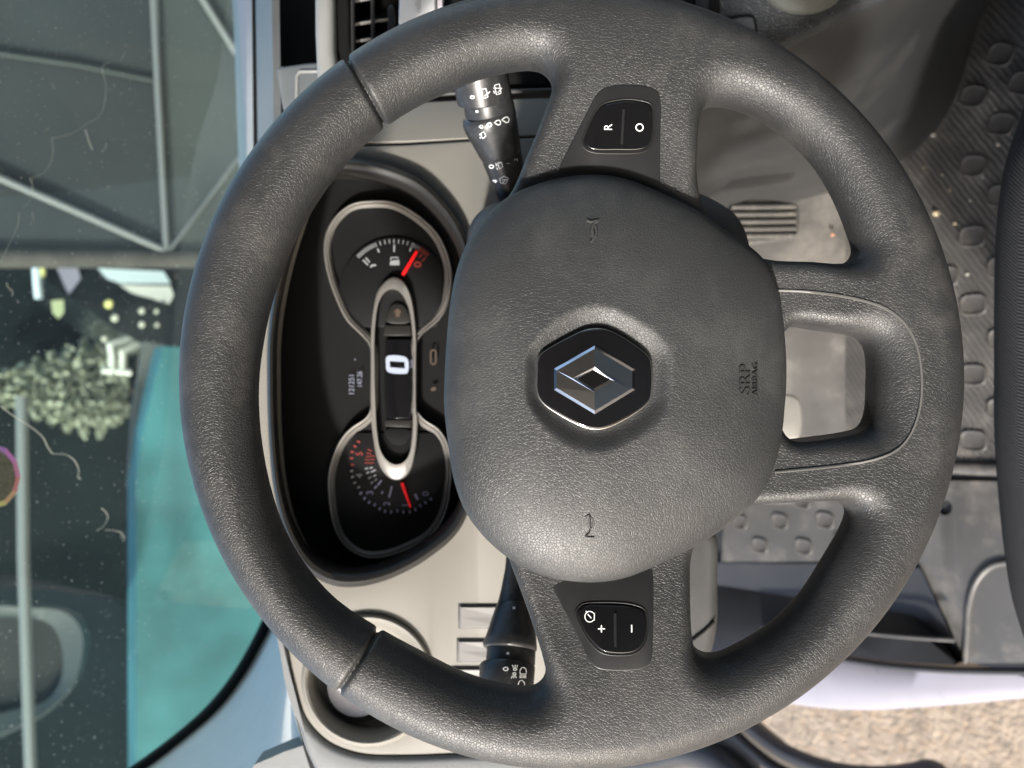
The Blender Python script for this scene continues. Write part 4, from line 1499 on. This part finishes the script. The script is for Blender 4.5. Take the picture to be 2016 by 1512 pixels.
# ================================================================== DOOR SIDE
SILLW = mat('sill_paint', (0.26, 0.248, 0.28), 0.3, coat=.4, vary=.03)
sill = thing('door_sill', 'white painted door sill curving below the steering wheel', 'door sill', PZ(1800, 1340, FL - .02))
so = np.array([PZ(x, y, FL - .004) for x, y in cr([(1380, 1262), (1500, 1275), (1600, 1289), (1660, 1297), (1740, 1309), (1820, 1316), (1900, 1320), (2140, 1322)], 5, False)])
si = np.array([PZ(x, y, FL - .012) for x, y in cr([(1380, 1352), (1450, 1366), (1541, 1383), (1620, 1394), (1700, 1398), (1780, 1395), (1900, 1386), (2140, 1364)], 5, False)])
lf = from_world(ORG + np.array([-1.0, 0, 0]))
obj('sill_skin', *loft([so + dn * .05, so, so * .96 + si * .04 + UPW * .003, so * .5 + si * .5 + UPW * .006, so * .06 + si * .94 + UPW * .003, si, si + dn * .012 + lf * -.002, si + dn * .16 - lf * .03], False), SILLW, sill, 50)
obj('sill_rubber', *tube(so + UPW * .003, .0042, False, 8), KICK, sill, 60)

door = thing('open_door', 'open van door with a black rubber seal at the bottom edge of the photo', 'door', PZ(1500, 1490, .55))
dz = .46
seal_px = cr([(1380, 1330), (1420, 1375), (1455, 1408), (1490, 1440), (1535, 1474), (1590, 1500), (1650, 1518), (1730, 1526), (1800, 1520), (1832, 1514), (1850, 1524), (1862, 1560), (1866, 1700)], 5, False)
sp = np.array([PZ(x, y, dz) for x, y in seal_px])
obj('door_seal', *tube(sp, .0125, False, 12), KICK, door, 60)
sp2 = np.array([PZ(x - 10, y + 36, dz + .006) for x, y in seal_px])
obj('inner_seal', *tube(sp2[:-12], .0095, False, 12), SATIN, door, 60)
DOORM = mat('door_card', (.16, .145, .13), .5, vary=.15, vscale=8)
dp = [PZ(x, y, dz - .012) for x, y in ((1380, 1335), (1455, 1412), (1535, 1480), (1650, 1524), (1850, 1530), (1860, 1750), (1200, 1750), (1200, 1400))]
obj('door_card', *slab(dp, .03), DOORM, door, None)
obj('door_pocket', *tube(np.array([PZ(x, y, dz + .01) for x, y in cr([(1200, 1500), (1290, 1490), (1350, 1478), (1420, 1500), (1480, 1560)], 4, False)]), .025, False, 12), KICK, door, 60)

# ================================================================== SEAT
FAB = mat('seat_fabric', (0.022, 0.022, 0.024), 0.85, bump=(1600, .0006), vary=.15, vscale=300)
seat = thing('driver_seat', 'black fabric seat edge along the right side of the photo', 'seat', P(2050, 700, -.2))
se = cr([(2130, -60), (2075, 120), (2042, 215), (2014, 300), (1999, 390), (1992, 490), (1990, 600), (1990, 720), (1990, 840), (1997, 960), (2010, 1090), (2028, 1200), (2070, 1330)], 5, False)
S0 = np.array([P(x, y, -.16) for x, y in se])
bdir = np.array([0, -1.0, 0])
rows = []
for k in range(9):
    a = math.pi * k / 8
    rows.append(S0 + bdir * (.035 * (1 - math.sin(a))) + np.array([0, 0, 1.0]) * (.035 * math.cos(a)) * 1.0 + np.array([0, 0, -.01]))
rows = [S0 + bdir * .45 + np.array([0, 0, .02])] + rows + [S0 + bdir * .45 + np.array([0, 0, -.2])]
obj('seat_cushion', *loft(rows, False), FAB, seat, 60)

nf = FAB.node_tree
tcf = nf.nodes.new('ShaderNodeTexCoord')
wv = nf.nodes.new('ShaderNodeTexWave')
wv.bands_direction = 'DIAGONAL'
wv.inputs['Scale'].default_value = 260
wv.inputs['Distortion'].default_value = 1.5
nf.links.new(tcf.outputs['Object'], wv.inputs['Vector'])
for nd in nf.nodes:
    if nd.type == 'BUMP':
        nf.links.new(wv.outputs['Fac'], nd.inputs['Height'])
# ================================================================== WINDSCREEN
gl = bpy.data.materials.new('windscreen_glass')
gl.use_nodes = True
nt = gl.node_tree
nt.nodes.remove(nt.nodes['Principled BSDF'])
out = nt.nodes['Material Output']
tr = nt.nodes.new('ShaderNodeBsdfTransparent')
tr.inputs[0].default_value = (.74, .91, .90, 1)
gs = nt.nodes.new('ShaderNodeBsdfGlossy')
gs.inputs['Roughness'].default_value = 0.0
gs.inputs[0].default_value = (.85, 1, 1, 1)
lw_ = nt.nodes.new('ShaderNodeLayerWeight')
pw_ = nt.nodes.new('ShaderNodeMath')
pw_.operation = 'POWER'
pw_.inputs[1].default_value = 4
nt.links.new(lw_.outputs['Facing'], pw_.inputs[0])
fr_ = nt.nodes.new('ShaderNodeMath')
fr_.operation = 'MULTIPLY_ADD'
fr_.inputs[1].default_value = 0.9
fr_.inputs[2].default_value = 0.065
nt.links.new(pw_.outputs[0], fr_.inputs[0])
m1 = nt.nodes.new('ShaderNodeMixShader')
nt.links.new(fr_.outputs[0], m1.inputs[0])
nt.links.new(tr.outputs[0], m1.inputs[1])
nt.links.new(gs.outputs[0], m1.inputs[2])
df = nt.nodes.new('ShaderNodeBsdfDiffuse')
df.inputs[0].default_value = (.7, .75, .75, 1)
tcg = nt.nodes.new('ShaderNodeTexCoord')
ng = nt.nodes.new('ShaderNodeTexNoise')
ng.inputs['Scale'].default_value = 330
ng.inputs['Detail'].default_value = 3
nt.links.new(tcg.outputs['Object'], ng.inputs['Vector'])
mg = nt.nodes.new('ShaderNodeMapRange')
mg.inputs['From Min'].default_value = .66
mg.inputs['From Max'].default_value = .74
mg.inputs['To Min'].default_value = .0015
mg.inputs['To Max'].default_value = .55
nt.links.new(ng.outputs[0], mg.inputs['Value'])
m2_ = nt.nodes.new('ShaderNodeMixShader')
nt.links.new(mg.outputs[0], m2_.inputs[0])
nt.links.new(m1.outputs[0], m2_.inputs[1])
nt.links.new(df.outputs[0], m2_.inputs[2])
nt.links.new(m2_.outputs[0], out.inputs[0])

ws = thing('windscreen', 'greenish van windscreen glass with dust, hair-thin scratches and a black edge', 'windscreen', PG(300, 700))
gu = np.array(from_world(ORG + np.array([0, -0.6, 0.8])))      # up the glass
edge = cr([(545, 1205), (533, 1228), (512, 1270), (478, 1330), (430, 1393), (370, 1447), (280, 1516), (180, 1580)], 4, False)
E = [PG(x, y) for x, y in edge]
poly = E + [E[-1] + gu * .75, PG(447, -300) + gu * .95, PG(447, -300)]
V = np.array(poly)
obj('pane', V, [tuple(range(len(poly)))], gl, ws, None)
e1 = np.array(E)
e2 = np.array([PG(x, y) for x, y in cr([(527, 1205), (517, 1228), (497, 1268), (463, 1326), (415, 1387), (357, 1440), (266, 1508), (166, 1573)], 4, False)])
gn_in = -np.array(from_world(ORG + np.array(GN)))
obj('black_border', *loft([e2 + gn_in * .003, e1 + gn_in * .003, e1 - gn_in * .004, e2 - gn_in * .004, e2 + gn_in * .003], False), BLACK, ws, None)
SCR = mat('scratch', (.36, .38, .33), .5)


def scratch(pts, r=.00026):
    obj('scratch', *tube(np.array([PG(x, y) for x, y in cr(pts, 4, False)]) + gn_in * .001, r, False, 5), SCR, ws, 60)


z1_ = lambda L: [(x / 2.88, y / 2.88) for x, y in L]
z2_ = lambda L: [(x / 3.023, 500 + y / 3.023) for x, y in L]
z3_ = lambda L: [(x / 2.016, 1000 + y / 2.016) for x, y in L]
scratch(z1_([(0, 1490), (50, 1380), (90, 1300), (105, 1205)]))
scratch(z1_([(130, 1180), (172, 1130), (182, 1060), (165, 1010)]))
scratch(z1_([(165, 1010), (230, 990), (280, 930), (297, 860), (290, 785)]))
scratch(z1_([(290, 785), (380, 765), (450, 730), (490, 697)]))
scratch(z1_([(490, 697), (555, 665), (588, 590), (597, 480), (578, 378), (618, 352)]))
scratch(z1_([(480, 735), (500, 800), (522, 850)]), .0005)
scratch(z1_([(685, 335), (705, 298)]))
scratch(z1_([(178, 1205), (186, 1245), (165, 1275)]), .0003)
scratch(z1_([(575, 860), (600, 830), (597, 812)]), .0003)
scratch(z2_([(0, 905), (70, 960), (180, 1030), (250, 1090), (280, 1150), (310, 1190)]))
scratch(z2_([(310, 1190), (390, 1195), (440, 1230), (465, 1290), (460, 1330), (480, 1340)]))
scratch(z2_([(35, 170), (45, 200), (70, 225), (68, 250)]))
scratch(z3_([(400, 0), (425, 30), (410, 70), (380, 90)]), .0003)
scratch(z3_([(415, 88), (465, 92), (490, 115), (485, 135)]), .0003)

# corner trim between glass and dash
pil = thing('pillar_trim', 'pale corner trim between the windscreen edge and the dashboard', 'pillar trim', P(480, 1400, -.25))
o1 = np.array([PG(x, y) for x, y in edge]) + gn_in * .006
q1 = resamp_open(np.array([(548, 1230), (556, 1290), (566, 1340), (578, 1400), (592, 1450), (606, 1500), (625, 1580), (640, 1640)], float), len(o1))
o3 = np.array([P(x, y, -.17) for x, y in q1])
rows = [o1 - gn_in * .02, o1]
for t, bz_ in ((.1, .012), (.3, .02), (.55, .02), (.8, .01), (1, 0)):
    rows.append(o1 * (1 - t) + o3 * t + gn_in * bz_)
rows.append(o3 + np.array([0, 0, -.05]))
obj('trim_skin', *loft(rows, False), mat('pillar_grey', (.64, .63, .58), .55, spec=.3, bump=(1300, .0001), vary=.04), pil, 80)
obj('speaker_lip', *slab([P(470, 1512 + 60, -.165), P(500, 1506, -.165), P(560, 1480, -.165), P(596, 1468, -.165), P(625, 1560, -.165), P(640, 1700, -.165), P(470, 1700, -.165)], .02), DASH_TRIM, pil, None)

# inspection sticker with a rainbow rim, on the glass
stk = thing('sticker', 'round sticker with a rainbow rim at the left edge of the windscreen', 'sticker', PG(-15, 940))
for k in range(12):
    a0, a1 = 2 * math.pi * k / 12, 2 * math.pi * (k + 1) / 12
    import colorsys
    col = colorsys.hsv_to_rgb(k / 12, .6, .45)
    q = [(-18 + r * math.cos(a), 938 + 1.15 * r * math.sin(a)) for r, a in ((47, a0), (56, a0), (56, a1), (47, a1))]
    obj('rim_segment', *slab(np.array([PG(*p) for p in q]) + gn_in * .0015, .0005), mat('sticker_%d' % k, col, .5), stk, None)
obj('sticker_disc', *slab(np.array([PG(*p) for p in circle_px(-18, 938, 46, 28, 53)]) + gn_in * .0015, .0005), mat('sticker_disc', (.1, .1, .07), .6, vary=.4, vscale=300), stk, None)

# ================================================================== CAB SHELL (shades the dash, mostly out of view)
LIN = mat('roof_lining', (.30, .30, .29), .8)
roof = obj('cab_roof', *box((-.62, -.95, 1.98), (1.55, .24, 2.02)), LIN, None, None)
tag(roof, kind='structure')
bulk = obj('cab_rear_wall', *box((-.62, -1.0, FL - .04), (1.55, -.95, 1.98)), mat('bulkhead', (.12, .12, .12), .7), None, None)
tag(bulk, kind='structure')
far = obj('cab_side_wall', *box((1.50, -.95, FL - .04), (1.55, .8, 1.25)), mat('far_door', (.1, .1, .1), .6), None, None)
tag(far, kind='structure')
firew = obj('cab_front_wall', *box((-.42, .80, .3), (1.5, .84, ZD - .06)), KICK, None, None)
tag(firew, kind='structure')

# ================================================================== OUTSIDE
GRD = mat('ground_concrete', (.30, .245, .19), .9, bump=(90, .006), vary=.3, vscale=34, dust=((.42, .27, .15), .6, 42))
gr = obj('ground', from_world([(-60, -60, 0), (60, -60, 0), (60, 60, 0), (-60, 60, 0)]), [(0, 1, 2, 3)], GRD, None, None, base=from_world((0, 0, 0)))
tag(gr, kind='structure')
GATE = mat('gate_sheet', (.027, .030, .031), .7, vary=.15, vscale=1.2)
GATE2 = mat('gate_sheet_pale', (.048, .053, .050), .7, vary=.15, vscale=1.2)
BAR = mat('gate_bar', (.15, .15, .145), .6)
YG = 4.9
gate = thing('metal_gate', 'grey sheet metal gate with diagonal braces beyond the windscreen', 'gate', PY(330, 200, YG))


def yslab(pxs, y, t):
    return slab([PY(a, b, y) for a, b in pxs], t)


obj('sheet', *yslab(((-200, -260), (298, -260), (326, 492), (-200, 500)), YG, .03), GATE, gate, None)
obj('sheet', *yslab(((302, -260), (560, -260), (560, 492), (330, 492)), YG, .03), GATE2, gate, None)


def bar(pxs, r, y=YG - .03, m_=BAR, parent=gate, name='brace'):
    pts = [PY(a, b, y) for a, b in pxs]
    return obj(name, *tube(pts, r, False, 8), m_, parent, 60)


bar(((296, -260), (302, 0), (312, 200), (328, 494)), .020, name='rail')
bar(((-60, 325), (0, 350), (160, 420), (322, 492)), .022)
bar(((-60, 97), (0, 106), (150, 128), (308, 160)), .012, m_=GATE2)
bar(((334, 492), (400, 405), (500, 270)), .012)
bar(((370, -60), (400, 0), (470, 112), (520, 190)), .022)
post = single('gate_post', tube([PY(-200, 506, YG), PY(200, 508, YG), PY(560, 510, YG)], .06, False, 12), mat('post_brown', (.05, .043, .036), .8, vary=.4, vscale=6), 'weathered brown post at the hinge side of the grey gate', 'post')
DKW = mat('dark_fence', (.007, .010, .010), .9, spec=.1, vary=.3, vscale=1)
single('dark_wall', yslab(((-300, 512), (420, 516), (420, 2600), (-300, 2600)), 9.3, .2), DKW, 'dark wall behind the tree and the teal container', 'wall')
TEAL = mat('teal_paint', (.034, .135, .137), .55, vary=.35, vscale=2.2)
tealp = [(322, 682), (560, 694), (560, 1700), (268, 1700), (268, 960), (282, 850)]
single('teal_container', slab([PY(a, b, 4.7) for a, b in tealp], .3, fw), TEAL, 'teal painted container with a slanted end outside the windscreen', 'container')
single('grey_board', slab([PY(a, b, 5.1) for a, b in ((284, 672), (330, 680), (270, 900), (250, 960), (262, 800))], .05, fw), mat('board', (.10, .10, .085), .8), 'thin grey board leaning against the slanted end of the teal container', 'board')
single('pale_rail', tube([PY(43, 780, 4.0), PY(46, 1100, 4.0), PY(60, 1512, 4.0), PY(66, 1700, 4.0)], .026, False, 8), mat('rail_pale', (.14, .148, .135), .6), 'pale horizontal rail running in front of the dark wall', 'rail')

veh = thing('parked_van', 'black parked van with pale windows behind the gate post', 'van', PY(300, 620, 6.3))
VBK = mat('vehicle_black', (.008, .010, .012), .25, coat=.5)
obj('van_body', *slab([PY(a, b, 6.3) for a, b in ((90, 516), (420, 516), (420, 700), (300, 690), (215, 640), (150, 590), (95, 560))], 1.6, fw), VBK, veh, None)
PANE = mat('pale_pane', (.55, .62, .62), .2)
PANE2 = mat('pale_pane_warm', (.62, .60, .52), .3)
obj('window', *slab([PY(a, b, 6.26) for a, b in ((194, 528), (322, 534), (336, 558), (240, 558), (212, 548))], .03, fw), PANE, veh, None)
obj('window', *slab([PY(a, b, 6.26) for a, b in ((238, 561), (335, 563), (342, 580), (334, 597), (262, 576))], .03, fw), PANE2, veh, None)
obj('badge_sign', *slab([PY(a, b, 6.26) for a, b in ((111, 524), (152, 522), (159, 548), (136, 580))], .03, fw), mat('sign_lilac', (.25, .23, .28), .5), veh, None)
LMP = mat('reflector', (.75, .72, .55), .2)
LMPY = mat('reflector_yellow', (.85, .8, .3), .2)
for (x, y, r, mm) in ((214, 598, 9, LMPY), (226, 626, 7.5, LMP), (279, 612, 6.5, LMP), (308, 613, 5, LMP), (279, 639, 6.5, LMP), (309, 640, 5, LMP), (205, 667, 6, LMP), (347, 545, 4, AMBER)):
    obj('reflector', *loft([np.array([PY(*p, 6.24) for p in circle_px(x, y, r, 14)]), np.array([PY(*p, 6.20) for p in circle_px(x, y, r * .7, 14)])], True, False, True), mm, veh, 40)
obj('lamp', *loft([np.array([PY(*p, 6.24) for p in circle_px(80, 536, 11, 18, 13)]), np.array([PY(*p, 6.18) for p in circle_px(80, 536, 7, 18, 9)])], True, False, True), LMPY, veh, 40)
obj('lamp_bracket', *tube([PY(72, 525, 6.2), PY(74, 560, 6.2), PY(77, 588, 6.2)], .03), PANE, veh, 60)
obj('mirror', *slab([PY(a, b, 6.22) for a, b in ((101, 592), (125, 590), (126, 615), (116, 627), (104, 615))], .03, fw), mat('mirror_green', (.42, .45, .25), .4), veh, None)
frm = thing('white_frame', 'white tubular metal frame standing beside the pointed tree', 'frame', PY(225, 690, 7.5))
WHT = mat('frame_white', (.6, .6, .5), .5)
for L_ in (((210, 645), (216, 670), (221, 705), (220, 738)), ((238, 668), (242, 700), (240, 735)), ((205, 650), (225, 640), (240, 664), (256, 672), (258, 686), (248, 686)), ((200, 728), (230, 730), (258, 733))):
    obj('frame_tube', *tube([PY(a, b, 7.5) for a, b in L_], .032), WHT, frm, 60)

# pointed tree: trunk plus leaf clumps
tree = thing('pointed_tree', 'pale grey-green pointed tree in front of the dark wall', 'tree', PY(250, 765, 8.6))
obj('trunk', *tube([PY(292, 768, 8.6), PY(200, 765, 8.6), PY(60, 760, 8.6), PY(-40, 755, 8.6)], [.05, .045, .03, .012]), mat('bark', (.08, .06, .045), .9), tree, 60)
LEAF = mat('leaf_pale', (.25, .26, .18), .8, vary=.4, vscale=3)
V, Fc = [], []
for i in range(9000):
    t = random.random() ** .7
    x = -70 + 320 * t
    half = 10 + 78 * min(1, (t / .75)) ** 1.1 * (1 if t < .9 else .75)
    cyy = 757 + 8 * math.sin(t * 3)
    yy = cyy + random.uniform(-1, 1) * half * (1 + .15 * math.sin(x * .2))
    # holes between clumps
    if math.sin(x * .09 + 1) * math.sin(yy * .11) > .72:
        continue
    p = PY(x, yy, 8.6 + random.uniform(-.4, .4))
    nrm = rng.standard_normal(3)
    nrm /= np.linalg.norm(nrm)
    u = np.cross(nrm, rng.standard_normal(3))
    u /= np.linalg.norm(u)
    v = np.cross(nrm, u)
    s = random.uniform(.018, .045)
    k = len(V)
    V += [p + u * s, p + v * s * .6, p - u * s, p - v * s * .6]
    Fc.append((k, k + 1, k + 2, k + 3))
crown = obj('crown', V, Fc, LEAF, tree, None)

hs = thing('vent_reflection', 'dark rounded shape standing in for a dash vent reflection, behind the pale rail, near the lower left corner of the windscreen', 'reflection', PY(60, 1310, 4.4))  # added solid shape imitating a dash vent's reflection in the windscreen
HSM = mat('reflection_grey', (.022, .030, .029), .45)
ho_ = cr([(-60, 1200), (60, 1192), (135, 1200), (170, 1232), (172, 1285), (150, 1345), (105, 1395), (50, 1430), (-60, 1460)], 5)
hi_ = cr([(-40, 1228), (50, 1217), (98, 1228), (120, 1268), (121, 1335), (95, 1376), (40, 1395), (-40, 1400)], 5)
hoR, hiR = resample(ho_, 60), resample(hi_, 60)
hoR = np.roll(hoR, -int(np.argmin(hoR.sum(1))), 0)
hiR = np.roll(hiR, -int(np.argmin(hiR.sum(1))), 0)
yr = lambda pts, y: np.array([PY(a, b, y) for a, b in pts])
obj('reflection_shell', *loft([yr(hoR, 4.7), yr(hoR, 4.45), yr(hoR * .8 + hiR * .2, 4.38), yr(hiR, 4.40), yr(hiR, 4.5)]), HSM, hs, 60)
obj('reflection_face', *slab(yr(hiR, 4.48), .02, fw), mat('reflection_dark', (.016, .015, .013), .3), hs, None)
